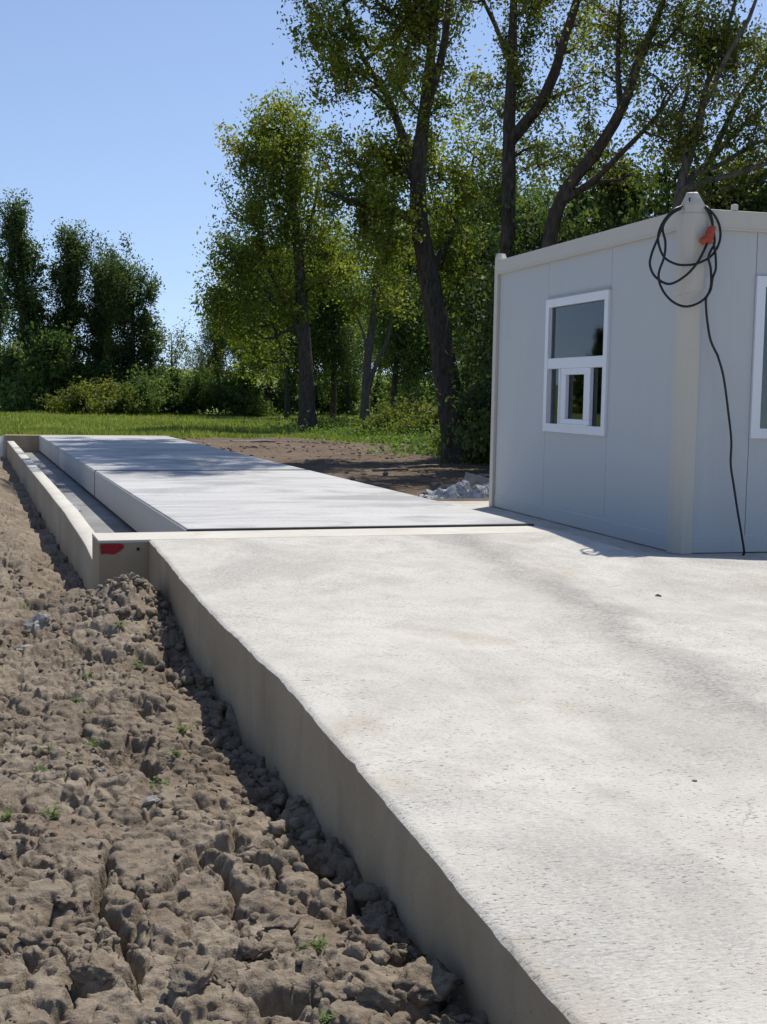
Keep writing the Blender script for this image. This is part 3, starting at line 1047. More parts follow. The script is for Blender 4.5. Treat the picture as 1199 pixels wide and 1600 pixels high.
cable_piece('loop', loopC)
loopD = [cabpt(715, 560, .02), cabpt(733, 680, .02), cabpt(735, 800, .02), cabpt(708, 880, .025), cabpt(690, 985, .02), cabpt(650, 1060, .02), cabpt(648, 1130, .01), cabpt(660, 1270), cabpt(690, 1440), cabpt(750, 1570)]
tail = [(1122, 557), (1131, 590), (1139, 650), (1143, 690), (1142, 725), (1147, 760), (1153, 800), (1159, 835), (1163, 862)]
for px, py in tail:
    loopD.append(cabpt((px - 990) * 5.713, (py - 280) * 5.713, 0.02))
e = loopD[-1]
loopD.append(np.array([e[0] + 0.01, e[1] + 0.03, -0.225]))
cable_piece('hanging_end', loopD, 0.010)
# orange coupling at the end of the cable
for a_, b_, r_ in (((602, 560), (668, 520), 0.030), ((668, 520), (700, 430), 0.034), ((672, 575), (715, 420), 0.026)):
    Pp = np.linspace(cabpt(*a_, .03), cabpt(*b_, .03), 6)
    V_, F_ = tube_mesh('plug', Pp, [r_ * .86, r_, r_, r_ * .95, r_, r_ * .8], 10)
    bm = bmesh.new()
    vv = [bm.verts.new(v) for v in V_]
    for f_ in F_:
        bm.faces.new([vv[i] for i in f_])
    bm.faces.new(vv[:10][::-1]); bm.faces.new(vv[-10:])
    o = link('plug', bm_mesh('plug', bm), M['orange'], smooth=False); child_local(o, coil)
    tag(o, 'orange plug of the black cable')

# ------------------------------------------------------------------ plants: leaves, trees, shrubs
def leaf_cards(C_, size, rng, up=0.35, aspect=0.55):
    n = len(C_)
    s = size * rng.uniform(0.6, 1.35, n)
    ax = rng.normal(size=(n, 3)); ax[:, 2] -= 0.15; ax /= np.linalg.norm(ax, axis=1)[:, None]
    nr = rng.normal(size=(n, 3)); nr[:, 2] += up; nr = nr - ax * (nr * ax).sum(1)[:, None]
    nr /= np.linalg.norm(nr, axis=1)[:, None] + 1e-9
    sd = np.cross(ax, nr)
    hw = (s * aspect * 0.5)[:, None]
    a = C_ - ax * (s * 0.5)[:, None]
    b = C_ + sd * hw + nr * hw * 0.35
    c = C_ + ax * (s * 0.5)[:, None]
    d = C_ - sd * hw + nr * hw * 0.35
    V = np.stack([a, b, c, d], 1).reshape(-1, 3)
    return V, np.arange(4 * n).reshape(n, 4)


def grow(trunks, tips, rng, step, rt, p_exp=2.35, sag=0.10):
    """join every tip to the nearest wood below it; returns nodes, parents, radii"""
    P, par, fix = [], [], []
    for ti, (pts, rad) in enumerate(trunks):
        pts = np.asarray(pts, float)
        L = np.linalg.norm(np.diff(pts, axis=0), axis=1).sum()
        per = max(2, int(L / step / max(1, len(pts) - 1)))
        S = smooth_path(pts, per)
        R_ = np.interp(np.linspace(0, 1, len(S)), np.linspace(0, 1, len(rad)), rad)
        start = -1
        if ti > 0:
            start = int(np.argmin(np.linalg.norm(np.array(P) - S[0], axis=1)))
        for k in range(len(S)):
            if ti > 0 and k == 0:
                continue
            par.append(start if (k == 0 or (ti > 0 and k == 1)) else len(P) - 1)
            P.append(S[k]); fix.append(R_[k])
    ntr = len(P)
    cap = len(P) + len(tips) * 40
    A = np.zeros((cap, 3)); A[:ntr] = P
    n = ntr
    ends = []
    d0 = np.array([np.min(np.linalg.norm(A[:ntr] - t_, axis=1)) for t_ in tips])
    for i in np.argsort(d0):
        t_ = tips[i]
        dv = t_ - A[:n]
        dist = np.linalg.norm(dv, axis=1)
        cost = dist + 0.9 * np.maximum(0, -(dv[:, 2]) + 0.25 * dist)
        j = int(np.argmin(cost))
        st = A[j].copy(); d = dist[j]
        kk = max(2, int(d / step))
        mid = (st + t_) / 2 + rng.normal(size=3) * d * 0.10 - np.array([0, 0, d * sag])
        prev = j
        for s in range(1, kk + 1):
            u = s / kk
            q = (1 - u) ** 2 * st + 2 * u * (1 - u) * mid + u * u * t_
            if s < kk:
                q = q + rng.normal(size=3) * step * 0.10
            A[n] = q; par.append(prev); fix.append(0.0); prev = n; n += 1
            if n >= cap - 2:
                break
        ends.append(prev)
        if n >= cap - 60:
            break
    par = np.array(par); fix = np.array(fix)
    acc = np.zeros(n)
    hasch = np.zeros(n, bool); hasch[par[par >= 0]] = True
    acc[~hasch] = rt ** p_exp
    for i in range(n - 1, -1, -1):
        if par[i] >= 0:
            acc[par[i]] += acc[i]
    rad = acc ** (1 / p_exp)
    rad[:ntr] = np.where(fix[:ntr] > 0, fix[:ntr], rad[:ntr])
    # twigs never thicker than what they spring from
    for i in range(ntr, n):
        rad[i] = min(rad[i], 0.85 * rad[par[i]] if par[i] < ntr else rad[par[i]])
    return A[:n], par, rad, ntr


def wood_mesh(name, P, par, rad, flare=True):
    ch = np.arange(len(P))[par >= 0]
    Vs, Fs, off = [], [], 0
    for lo_r, hi_r, sides in ((0.0, 0.018, 3), (0.018, 0.06, 5), (0.06, 9, 10)):
        sel = ch[(rad[par[ch]] >= lo_r) & (rad[par[ch]] < hi_r)]
        if not len(sel):
            continue
        a, b = P[par[sel]], P[sel]
        t = b - a; ln = np.linalg.norm(t, axis=1)[:, None] + 1e-9; t /= ln
        b = b + t * np.minimum(0.25 * ln, rad[sel][:, None] * 0.6)
        ref = np.where(np.abs(t[:, 2:3]) > 0.8, np.array([[1.0, 0, 0]]), np.array([[0, 0, 1.0]]))
        u = np.cross(t, ref); u /= np.linalg.norm(u, axis=1)[:, None]
        w = np.cross(t, u)
        ang = np.linspace(0, 2 * math.pi, sides, endpoint=False)
        dirs = np.cos(ang)[None, :, None] * u[:, None] + np.sin(ang)[None, :, None] * w[:, None]
        ra = rad[par[sel]][:, None, None]; rb = rad[sel][:, None, None]
        ra = np.minimum(ra, rb * 1.7)
        r0 = a[:, None] + dirs * ra
        r1 = b[:, None] + dirs * rb
        if sides == 10:
            r0 = r0 + dirs * ra * 0.10 * perlin(r0 * 4)[..., None]
            r1 = r1 + dirs * rb * 0.10 * perlin(r1 * 4)[..., None]
        V = np.concatenate([r0, r1], 1).reshape(-1, 3)
        k = np.arange(sides)
        base = (np.arange(len(sel)) * 2 * sides)[:, None]
        Fq = np.stack([base + k, base + (k + 1) % sides, base + sides + (k + 1) % sides, base + sides + k], -1).reshape(-1, 4)
        Vs.append(V); Fs.append(Fq + off); off += len(V)
    return np_mesh(name, np.concatenate(Vs), np.concatenate(Fs))


def make_tree(name, label, base, trunks, blobs, leaf, bark, seed, lsize, per, rt=0.008, step=0.35, spread=0.32,
              group=None, cat='tree', aspect=0.55, vary=0.16, sag=0.10, upright=0.3):
    """blobs: (centre xyz, radii xyz, number of twigs, brightness shift)"""
    rng = np.random.default_rng(seed)
    base = np.asarray(base, float)
    tips, tone = [], []
    for c, r, n_, tn in blobs:
        ns = max(2, int(n_ / 5.5))
        v = rng.normal(size=(ns, 3)); v /= np.linalg.norm(v, axis=1)[:, None]
        v *= rng.random((ns, 1)) ** 0.42
        k_ = rng.integers(ns, size=n_)
        cl = np.clip(rng.normal(size=(n_, 3)), -1.6, 1.6) * spread * 1.15
        tips.append(np.asarray(c) + v[k_] * np.asarray(r) + cl); tone.append(tn + 0.10 * rng.normal(size=ns)[k_])
    tips = np.concatenate(tips); tone = np.concatenate(tone)
    P, par, rad, ntr = grow([(np.asarray(p_) - base, r_) for p_, r_ in trunks], tips - base, rng, step, rt, sag=sag)
    root = empty(name, base)
    tag(root, label, cat, group)
    link('trunk', wood_mesh('trunk', P, par, rad), bark, root, smooth=True)
    # leaves hang round each twig end, in an uneven clump
    T = tips - base
    cnt = np.maximum(3, (per * rng.lognormal(0, 0.5, len(T))).astype(int))
    idx = np.repeat(np.arange(len(T)), cnt)
    sp = spread * rng.uniform(0.55, 1.35, len(T))
    off = np.clip(rng.normal(size=(len(idx), 3)), -1.7, 1.7) * sp[idx][:, None] * np.array([1, 1, 0.8]) * 0.62
    ax_ = T / (np.linalg.norm(T, axis=1)[:, None] + 1e-9) * 0.4
    ax_[:, :2] += (T[:, :2] - T[:, :2].mean(0)) / (np.abs(T[:, :2]).max() + .1)
    ax_ += rng.normal(size=ax_.shape) * 0.35 + np.array([0, 0, upright])
    ax_ /= np.linalg.norm(ax_, axis=1)[:, None] + 1e-9
    off = off + ax_[idx] * (np.clip(rng.normal(size=len(idx)), -1.7, 1.5) * sp[idx] * 1.25)[:, None]
    Cc = T[idx] + off
    # some leaves along the thin wood
    thin = np.arange(len(P))[(rad < rt * 3.2) & (par >= ntr)]
    if len(thin):
        k = rng.choice(thin, size=int(len(idx) * 0.22))
        Cc = np.concatenate([Cc, P[k] + rng.normal(size=(len(k), 3)) * spread * 0.35])
        tn = np.concatenate([tone[idx], np.zeros(len(k))])
    else:
        tn = tone[idx]
    V, Fc = leaf_cards(Cc, lsize, rng, aspect=aspect)
    rv = np.clip(0.45 + tn + rng.normal(size=len(Cc)) * vary + 0.25 * perlin((Cc + base) * 0.6), 0, 1)
    cr = link('crown', np_mesh('crown', V, Fc, np.repeat(rv, 4)), leaf, root)
    tag(cr, kind='stuff')
    return root


def copy_tree(root, loc, rz, s, label, group=None):
    r = root.copy(); COL.objects.link(r)
    r.location = [float(v) for v in loc]; r.rotation_euler = (0, 0, rz)
    r.scale = s if hasattr(s, '__len__') else (s, s, s)
    r['label'] = label
    if group: r['group'] = group
    for c in list(root.children):
        d = c.copy(); COL.objects.link(d); d.parent = r
    return r


def pix_trunk(pts, depth, radii, dd=None, flare=True):
    """trunk given by points of its outline's middle, at its own distance; radii in metres"""
    dd = dd or [0] * len(pts)
    return (np.array([at(x, y, depth + d) for (x, y), d in zip(pts, dd)]), radii)


def pix_blob(px, py, rx, ry, depth, n_, tn=0.0, rz_m=None):
    k = depth / F_PX
    a = rx * k
    return (at(px, py, depth), (a, rz_m if rz_m else max(0.9, a * 0.95), ry * k), n_, tn)


def grounded(px, depth):
    """ground point under picture column px at that distance"""
    p = at(px, 700, depth)
    for _ in range(3):
        p = at(px, 700 + (p[2] - float(ground_z(p[0], p[1]))) / depth * F_PX, depth) if False else np.array([p[0], p[1], float(ground_z(p[0], p[1]))])
    return p


BG = 'trees around the yard'
# --- T1: the big leaning tree right of the weighbridge
d1 = 28.9
b1 = at(722, 724, d1)
b1[2] = float(ground_z(b1[0], b1[1])) - 0.05
t1_main = pix_trunk([(722, 726), (713, 680), (703, 620), (690, 540), (672, 440), (655, 340), (655, 250), (663, 180), (672, 100), (682, 0), (694, -130), (700, -260)], d1,
                    [0.50, 0.345, 0.30, 0.265, 0.235, 0.20, 0.175, 0.14, 0.115, 0.09, 0.06, 0.03], [0, 0, .1, .2, .3, .2, 0, -.2, -.3, -.3, -.2, 0])
t1_main[0][0] = b1
limbs1 = [pix_trunk([(655, 345), (610, 328), (560, 318), (510, 298)], d1, [0.11, 0.085, 0.06, 0.03], [.2, -.4, -1, -1.6]),
          pix_trunk([(648, 285), (628, 210), (605, 150), (570, 95), (545, 40)], d1, [0.12, 0.10, 0.08, 0.06, 0.03], [0, .6, 1.2, 1.6, 2]),
          pix_trunk([(664, 175), (690, 90), (702, 0), (712, -120)], d1, [0.10, 0.085, 0.07, 0.03], [-.2, -.8, -1.4, -1.8]),
          pix_trunk([(668, 430), (705, 370), (728, 300), (742, 240)], d1, [0.09, 0.07, 0.05, 0.03], [.2, .8, 1.4, 1.8])]
blobs1 = [pix_blob(545, 55, 70, 55, d1 + 1, 60, .05), pix_blob(640, 30, 85, 70, d1, 90, .08), pix_blob(520, 125, 45, 28, d1 - .5, 16, -.05),
          pix_blob(600, 130, 80, 50, d1 + .5, 40, 0), pix_blob(690, 130, 55, 60, d1 - .5, 30, .1),
          pix_blob(580, 250, 62, 62, d1 + .5, 75, .10), pix_blob(630, 240, 60, 70, d1 + .8, 40, .05), pix_blob(600, 330, 75, 50, d1 - .5, 50, .05),
          pix_blob(710, 290, 48, 70, d1 + 1, 36, -.05), pix_blob(735, 200, 40, 60, d1 + 1, 12, 0), pix_blob(690, 400, 60, 60, d1 + .8, 40, -.15),
          pix_blob(612, 415, 46, 45, d1 + 1, 26, -.05), pix_blob(530, 300, 34, 34, d1 - 1, 14, 0), pix_blob(740, 470, 38, 70, d1 + 1.5, 26, -.2),
          pix_blob(640, -75, 115, 70, d1, 110, .1), pix_blob(650, -190, 110, 80, d1, 90, .1),
          pix_blob(520, -60, 70, 60, d1 - 1, 50, .1), pix_blob(760, -100, 60, 70, d1 + 1, 40, .1),
          pix_blob(600, -170, 150, 60, d1 + 3, 90, .1, 2.6), pix_blob(560, -260, 150, 70, d1 + 2, 90, .1, 3.0), pix_blob(700, -300, 120, 70, d1 - 1, 60, .1, 2.5), pix_blob(520, -150, 70, 50, d1 + 5, 50, .1, 2.0),  # out-of-view crown, widened to throw shade on the far deck
          ((7.1, 17.6, 13.0), (1.9, 6.2, 1.0), 820, .1)]  # unseen leaf mass added overhead to shade the far deck modules
make_tree('broadleaf_tree', 'tall leaning tree with thick dark trunk just left of the cabin', b1, [t1_main] + limbs1, blobs1, M['leafA'], M['bark'], 11, 0.096, 56, 0.011, 0.4, 0.24)

# --- T2: full-crowned tree left of it
d2 = 50.1
b2 = at(482, 676, d2); b2[2] = float(ground_z(b2[0], b2[1])) - 0.05
t2 = pix_trunk([(482, 676), (480, 640), (478, 570), (473, 500), (468, 420), (460, 330), (450, 250), (440, 165)], d2, [0.48, 0.33, 0.28, 0.25, 0.2, 0.15, 0.10, 0.04], [0, 0, .1, .2, 0, -.2, 0, 0])
t2[0][0] = b2
blobs2 = [pix_blob(438, 180, 46, 48, d2, 55, .15), pix_blob(400, 220, 40, 30, d2, 26, .15), pix_blob(440, 250, 75, 50, d2, 90, .12), pix_blob(480, 220, 40, 45, d2, 36, .12),
          pix_blob(410, 320, 68, 60, d2, 105, .05), pix_blob(480, 300, 45, 60, d2, 50, .08), pix_blob(430, 400, 90, 60, d2, 130, -.02), pix_blob(375, 400, 40, 45, d2, 40, .05),
          pix_blob(395, 480, 66, 45, d2, 80, -.08), pix_blob(350, 490, 30, 22, d2, 18, .05), pix_blob(500, 400, 36, 60, d2, 40, -.05), pix_blob(480, 470, 50, 40, d2, 30, -.1),
          pix_blob(385, 550, 42, 40, d2 + 3, 34, -.1), pix_blob(440, 540, 36, 40, d2 + 3, 20, -.1)]
make_tree('broadleaf_tree', 'full-crowned broadleaf tree standing at the edge of the dirt, left of the leaning tree', b2, [t2,
          pix_trunk([(476, 540), (450, 480), (420, 420), (400, 350)], d2, [0.12, 0.10, 0.07, 0.03]),
          pix_trunk([(465, 400), (490, 330), (500, 260)], d2, [0.1, 0.07, 0.03])], blobs2, M['leafA'], M['bark'], 12, 0.15, 32, 0.014, 0.6, 0.34)

# --- T3: slim twin-stemmed tree between them
d3 = 53.4
b3 = at(570, 674, d3); b3[2] = float(ground_z(b3[0], b3[1])) - 0.05
t3 = pix_trunk([(570, 674), (571, 620), (575, 560), (584, 490), (590, 420), (598, 350), (600, 280)], d3, [0.24, 0.19, 0.17, 0.15, 0.12, 0.08, 0.03])
t3[0][0] = b3
blobs3 = [pix_blob(590, 350, 55, 55, d3, 50, 0), pix_blob(545, 400, 30, 45, d3, 22, .05), pix_blob(620, 420, 40, 50, d3, 34, -.05), pix_blob(575, 460, 40, 30, d3, 18, -.05), pix_blob(540, 470, 25, 30, d3, 12, .1)]
make_tree('broadleaf_tree', 'slim twin-stemmed tree rising between the two broad trunks', b3, [t3,
          pix_trunk([(573, 610), (590, 565), (606, 530), (618, 470)], d3, [0.11, 0.09, 0.07, 0.03]), pix_trunk([(578, 545), (560, 500), (540, 460)], d3, [0.06, 0.045, 0.02])],
          blobs3, M['leafA'], M['bark2'], 13, 0.15, 28, 0.013, 0.6, 0.34)

# --- trees standing behind the cabin
d4 = 25.5
b4 = grounded(790, d4)
t4 = (np.array([b4, at(792, 480, d4), at(794, 380, d4), at(795, 290, d4), at(796, 200, d4), at(800, 100, d4), at(803, 0, d4), at(806, -120, d4)]), [0.26, 0.18, 0.155, 0.14, 0.125, 0.10, 0.075, 0.03])
l4 = [pix_trunk([(800, 215), (838, 172), (866, 115), (884, 55), (905, -10), (925, -90)], d4, [0.125, 0.115, 0.10, 0.085, 0.07, 0.03], [0, -.4, -.8, -1.2, -1.5, -2]),
      pix_trunk([(793, 90), (775, 40), (755, 0), (740, -40)], d4, [0.06, 0.05, 0.04, 0.02], [0, .5, 1, 1.4]),
      pix_trunk([(842, 166), (880, 145), (925, 128)], d4 - .4, [0.05, 0.035, 0.015])]
blobs4 = [pix_blob(830, 110, 40, 60, d4, 22, .05), pix_blob(770, 170, 32, 60, d4 + 1, 20, -.1), pix_blob(840, 20, 40, 40, d4, 24, .1), pix_blob(905, 40, 35, 50, d4 - 1, 22, .1), pix_blob(900, 150, 30, 25, d4 - 1, 8, .15),
          pix_blob(830, 255, 34, 35, d4 + .6, 20, 0), pix_blob(780, 290, 26, 50, d4 + 1, 20, -.15), pix_blob(860, -70, 90, 60, d4, 60, .1), pix_blob(770, -60, 60, 60, d4, 34, .1)]
make_tree('broadleaf_tree', 'straight dark trunk rising behind the far left end of the cabin', b4, [t4] + l4, blobs4, M['leafC'], M['bark'], 14, 0.078, 62, 0.010, 0.35, 0.22)

d5 = 22.5
b5 = grounded(850, d5)
t5 = (np.array([b5, at(852, 480, d5), at(862, 360, d5), at(888, 292, d5 - .2), at(930, 240, d5 - .5), at(972, 170, d5 - .8), at(995, 105, d5 - 1), at(1020, 45, d5 - 1.2), at(1042, -20, d5 - 1.4), at(1060, -120, d5 - 1.5)]),
      [0.20, 0.145, 0.125, 0.115, 0.105, 0.09, 0.078, 0.065, 0.05, 0.02])
l5 = [pix_trunk([(880, 312), (925, 285), (965, 245), (1005, 205), (1035, 170), (1060, 130)], d5, [0.07, 0.06, 0.05, 0.04, 0.03, 0.015], [0, -.5, -1, -1.6, -2.1, -2.6]),
      pix_trunk([(968, 178), (966, 100), (968, 30), (975, -50)], d5 - .8, [0.05, 0.045, 0.035, 0.015])]
blobs5 = [pix_blob(960, 90, 40, 55, d5 - .5, 26, .1), pix_blob(1040, 175, 35, 40, d5 - 2, 34, .22), pix_blob(925, 200, 40, 40, d5 - .5, 14, .1), pix_blob(1000, 30, 45, 45, d5 - 1, 26, .1), pix_blob(890, 265, 34, 32, d5 + .5, 18, -.05),
          pix_blob(1070, 60, 50, 50, d5 - 1.5, 26, .05), pix_blob(1000, -70, 90, 60, d5 - 1, 60, .1), pix_blob(970, 290, 45, 24, d5 + .5, 18, -.1)]
make_tree('broadleaf_tree', 'tree with long limbs slanting to the right above the cabin roof', b5, [t5] + l5, blobs5, M['leafC'], M['bark'], 15, 0.072, 62, 0.009, 0.33, 0.21)

d6 = 21.0
b6 = grounded(1052, d6)
t6 = (np.array([b6, at(1054, 420, d6), at(1062, 300, d6), at(1078, 245, d6), at(1092, 190, d6), at(1104, 135, d6), at(1128, 70, d6), at(1150, 0, d6), at(1165, -80, d6)]), [0.15, 0.10, 0.08, 0.068, 0.06, 0.05, 0.04, 0.03, 0.015])
l6 = [pix_trunk([(1064, 290), (1110, 250), (1150, 205), (1185, 175), (1230, 130)], d6, [0.06, 0.052, 0.042, 0.033, 0.02], [0, .3, .6, .8, 1]),
      pix_trunk([(1085, 275), (1130, 255), (1180, 225), (1240, 205)], d6 + .2, [0.05, 0.042, 0.034, 0.02], [0, -.2, -.4, -.6]),
      pix_trunk([(1095, 180), (1130, 100), (1170, 30), (1190, -30)], d6, [0.055, 0.045, 0.035, 0.02], [0, -.6, -1, -1.4]),
      pix_trunk([(1110, 250), (1150, 165), (1195, 90), (1215, 20)], d6 + .3, [0.06, 0.05, 0.035, 0.02]),
      pix_trunk([(1070, 260), (1062, 200), (1075, 140), (1085, 80)], d6, [0.05, 0.04, 0.03, 0.015]),
      pix_trunk([(1090, 285), (1140, 275), (1199, 255), (1260, 240)], d6 - .5, [0.05, 0.045, 0.035, 0.02])]
blobs6 = [pix_blob(1120, 40, 55, 60, d6, 40, .05), pix_blob(1170, 100, 40, 60, d6, 26, 0), pix_blob(1150, 190, 50, 40, d6, 22, -.05), pix_blob(1090, 120, 45, 50, d6, 26, .05), pix_blob(1185, 250, 40, 35, d6, 22, 0),
          pix_blob(1070, 210, 40, 35, d6, 16, 0), pix_blob(1240, 130, 60, 90, d6, 44, 0), pix_blob(1150, -70, 100, 60, d6, 60, .1), pix_blob(1120, 290, 50, 20, d6, 18, .05)]
make_tree('broadleaf_tree', 'many-stemmed tree fanning out above the cabin at the right edge', b6, [t6] + l6, blobs6, M['leafC'], M['bark2'], 16, 0.068, 62, 0.008, 0.33, 0.20)


# --- prototypes for the wood behind the meadow, grown at their first place
def simple_tree(name, label, base, h, w, leaf, seed, lsize, per, ntip, shape='column', group=None, bark=None, lean=0.0, spread=0.55, r0=None):
    rng = np.random.default_rng(seed)
    base = np.asarray(base, float)
    r0 = r0 or h * 0.018
    lx, ly = rng.normal(size=2) * lean
    tr = (base + np.array([(0, 0, -.1), (lx * .2, ly * .2, h * .25), (lx * .5, ly * .5, h * .5), (lx * .8, ly * .8, h * .75), (lx, ly, h * .97)]), [r0 * 1.3, r0, r0 * .75, r0 * .45, r0 * .12])
    blobs = []
    if shape == 'column':
        for k in range(9):
            f = 0.22 + 0.76 * k / 8
            ww = w * (0.75 + 0.35 * math.sin(f * math.pi)) * (1.05 - 0.85 * max(0, f - 0.45) / 0.55)
            blobs.append((base + np.array([lx * f + rng.normal() * w * .15, ly * f + rng.normal() * w * .15, h * f]), (ww * rng.uniform(.75, 1.05), ww * .8, h * 0.085), int(ntip / 9 * (1.2 - .4 * f)), 0.12 * (f - .5)))
    elif shape == 'fan':
        for k in range(13):
            f = 0.2 + 0.75 * (k / 12)
            a = rng.uniform(0, 6.28)
            rr = w * (0.12 + 0.6 * f) * rng.uniform(.3, 1)
            blobs.append((base + np.array([math.cos(a) * rr, math.sin(a) * rr * .7, h * f]), (w * rng.uniform(.3, .48), w * .4, h * rng.uniform(.07, .13)), int(ntip / 13), 0.1 * (f - .5)))
    else:                                     # open woodland crown: bare lower trunk
        for k in range(11):
            f = 0.36 + 0.6 * (k / 10)
            a = rng.uniform(0, 6.28); rr = w * rng.uniform(.1, .6)
            blobs.append((base + np.array([lx * f + math.cos(a) * rr, ly * f + math.sin(a) * rr, h * f]), (w * rng.uniform(.3, .5), w * .42, h * rng.uniform(.06, .11)), int(ntip / 11), 0.15 * (f - .5)))
    return make_tree(name, label, base, [tr], blobs, leaf, bark or M['bark'], seed, lsize, per, 0.014, h * .045, spread, group, upright=1.1 if shape in ('column', 'fan') else .3)


def make_shrub(label, base, h, w, leaf, seed, lsize, per, ntip, group):
    rng = np.random.default_rng(seed)
    base = np.asarray(base, float)
    tr = [(base + np.array([(0, 0, -.05), (rng.normal() * .1, rng.normal() * .1, h * .3), (rng.normal() * .2, rng.normal() * .2, h * .7)]), [0.05, 0.04, 0.015])]
    blobs = []
    for k in range(9):
        a = rng.uniform(0, 6.28); rr = w * rng.uniform(0, .62)
        zz = h * rng.uniform(.18, .8) * (1 - .35 * rr / w)
        blobs.append((base + np.array([math.cos(a) * rr, math.sin(a) * rr, zz]), (w * rng.uniform(.28, .45), w * .36, h * rng.uniform(.14, .24)), ntip // 9, rng.normal() * .08))
    root = make_tree('shrub', label, base, tr, blobs, leaf, M['bark'], seed, lsize, per, 0.008, h * .12, 0.24 * (w / 1.6), group, cat='shrub')
    return root


ORD = ['first', 'second', 'third', 'fourth', 'fifth', 'sixth', 'seventh', 'eighth', 'ninth', 'tenth', 'eleventh', 'twelfth', 'thirteenth', 'fourteenth', 'fifteenth',
       'sixteenth', 'seventeenth', 'eighteenth', 'nineteenth', 'twentieth', 'twenty-first', 'twenty-second', 'twenty-third', 'twenty-fourth', 'twenty-fifth', 'twenty-sixth', 'twenty-seventh', 'twenty-eighth', 'twenty-ninth', 'thirtieth']

# dark poplar-like trees at the left
LG = 'dark trees at the left edge of the meadow'
dl = 86.0
k86 = dl / F_PX
pa = simple_tree('columnar_tree', 'tallest dark columnar tree at the far left of the meadow', grounded(38, dl), 13.0, 1.95, M['leafB'], 31, 0.19, 44, 440, 'column', LG, lean=.3, spread=.38)
pb = simple_tree('fan_shaped_tree', 'broad fan-shaped dark tree, rightmost of the left group', grounded(208, dl), 10.1, 3.3, M['leafB'], 32, 0.19, 44, 440, 'fan', LG, spread=.38)
copy_tree(pa, grounded(106, dl + 1), 2.0, (1.05, 1.05, 0.885), 'second dark columnar tree from the left edge', LG)
copy_tree(pb, grounded(162, dl + 2), 1.9, (0.72, 0.8, 0.98), 'narrow dark tree between the columnar and the fan-shaped one', LG)
copy_tree(pa, grounded(-8, dl + 3), 4.1, (0.8, 0.8, 0.72), 'dark tree cut off by the left picture edge', LG)

# trees out of frame to the left close the same row (they show in the window glass)
off = [(-170, 90, 0.8), (-330, 100, 0.95), (-480, 95, 0.7), (-660, 105, 0.9), (-850, 110, 0.8), (-1050, 110, 0.9), (-1300, 120, 0.85), (-1600, 130, 0.95), (-2000, 140, 0.9)]
for k, (px, dd_, s_) in enumerate(off):
    copy_tree(pb if k % 2 else pa, grounded(px, dd_), 1.3 * k, s_ * 0.8, 'tree of the row beyond the left picture edge', 'trees beyond the left picture edge')

# the wood in the middle
WG = 'trees of the wood behind the meadow'
w1_ = simple_tree('woodland_tree', 'x', grounded(345, 82), 10.5, 2.6, M['leafA'], 41, 0.18, 40, 320, 'open', WG, lean=.8)
w2_ = simple_tree('woodland_tree', 'x', grounded(520, 66), 11.0, 2.4, M['leafB'], 42, 0.17, 44, 340, 'open', WG, lean=.6, r0=0.17)
w3_ = simple_tree('woodland_tree', 'x', grounded(640, 62), 9.0, 2.3, M['leafD'], 43, 0.16, 42, 320, 'open', WG, lean=.9, r0=0.13)
spots = [(395, 70, w2_, .82), (420, 76, w2_, .9), (448, 64, w3_, .9), (505, 80, w1_, 1.0), (520, 66, w2_, .78), (545, 74, w3_, .8), (612, 60, w3_, .95), (640, 62, w3_, .7), (706, 60, w2_, .95),
         (738, 50, w2_, .95), (768, 58, w2_, 1.0), (800, 52, w3_, 1.0), (345, 82, w1_, .62), (372, 84, w1_, .8), (586, 84, w1_, .8), (728, 84, w1_, 1.1), (870, 48, w3_, .75), (1000, 46, w3_, .7), (1130, 46, w2_, .6)]
spots = [(px, dd_ + 13 if px < 730 else dd_ + 4, pr, s_ * ((dd_ + 13) / dd_ if px < 730 else 1.05)) for px, dd_, pr, s_ in spots]
spots.sort()
used = set()
k_in = 0
for i, (px, dd_, pr, s_) in enumerate(spots):
    lab = '%s trunk from the left among the wood behind the meadow' % ORD[i] if px < 790 else '%s tree from the left of those showing only above the cabin roof' % ORD[i - sum(1 for q in spots if q[0] < 790)]
    g = grounded(px, dd_)
    if id(pr) not in used:
        used.add(id(pr))
        pr.location = [float(v) for v in g]; pr.scale = (s_, s_, s_); pr['label'] = lab
    else:
        copy_tree(pr, g, 0.7 + 1.9 * i, (s_, s_, s_ * random.uniform(.92, 1.06)), lab, WG)

# shrubs along the far edge of the meadow and under the trees
SG = 'shrubs along the far edge of the meadow'
s1_ = make_shrub('x', grounded(60, 84), 3.0, 2.0, M['leafD'], 51, 0.20, 40, 130, SG)
s2_ = make_shrub('x', grounded(250, 84), 2.6, 2.3, M['leafD'], 52, 0.20, 40, 140, SG)
s3_ = make_shrub('x', grounded(150, 80), 1.3, 1.7, M['leafC'], 53, 0.15, 34, 110, SG)
sh = [(20, 88, s1_, 1.2), (62, 82, s1_, 1.45), (95, 84, s2_, 1.1), (128, 86, s2_, 1.25), (165, 84, s1_, 1.1), (205, 86, s2_, 1.2), (245, 84, s2_, 1.1), (285, 83, s2_, .95), (318, 86, s2_, .95), (352, 84, s2_, .9), (388, 82, s1_, 1.0),
      (130, 78, s3_, 1.2), (175, 77, s3_, 1.25), (228, 78, s2_, .75), (412, 90, s2_, .85), (445, 92, s1_, .85), (500, 90, s2_, .9), (540, 90, s1_, .9), (600, 86, s2_, 1.0), (650, 82, s2_, 1.0), (690, 76, s1_, 1.0), (735, 52, s2_, .9), (770, 46, s2_, 1.0),
      (640, 47, s3_, .8), (672, 44, s3_, .75), (605, 46, s3_, .6), (735, 30.5, s3_, .55), (758, 29, s3_, .6)]
sh.sort()
used = set()
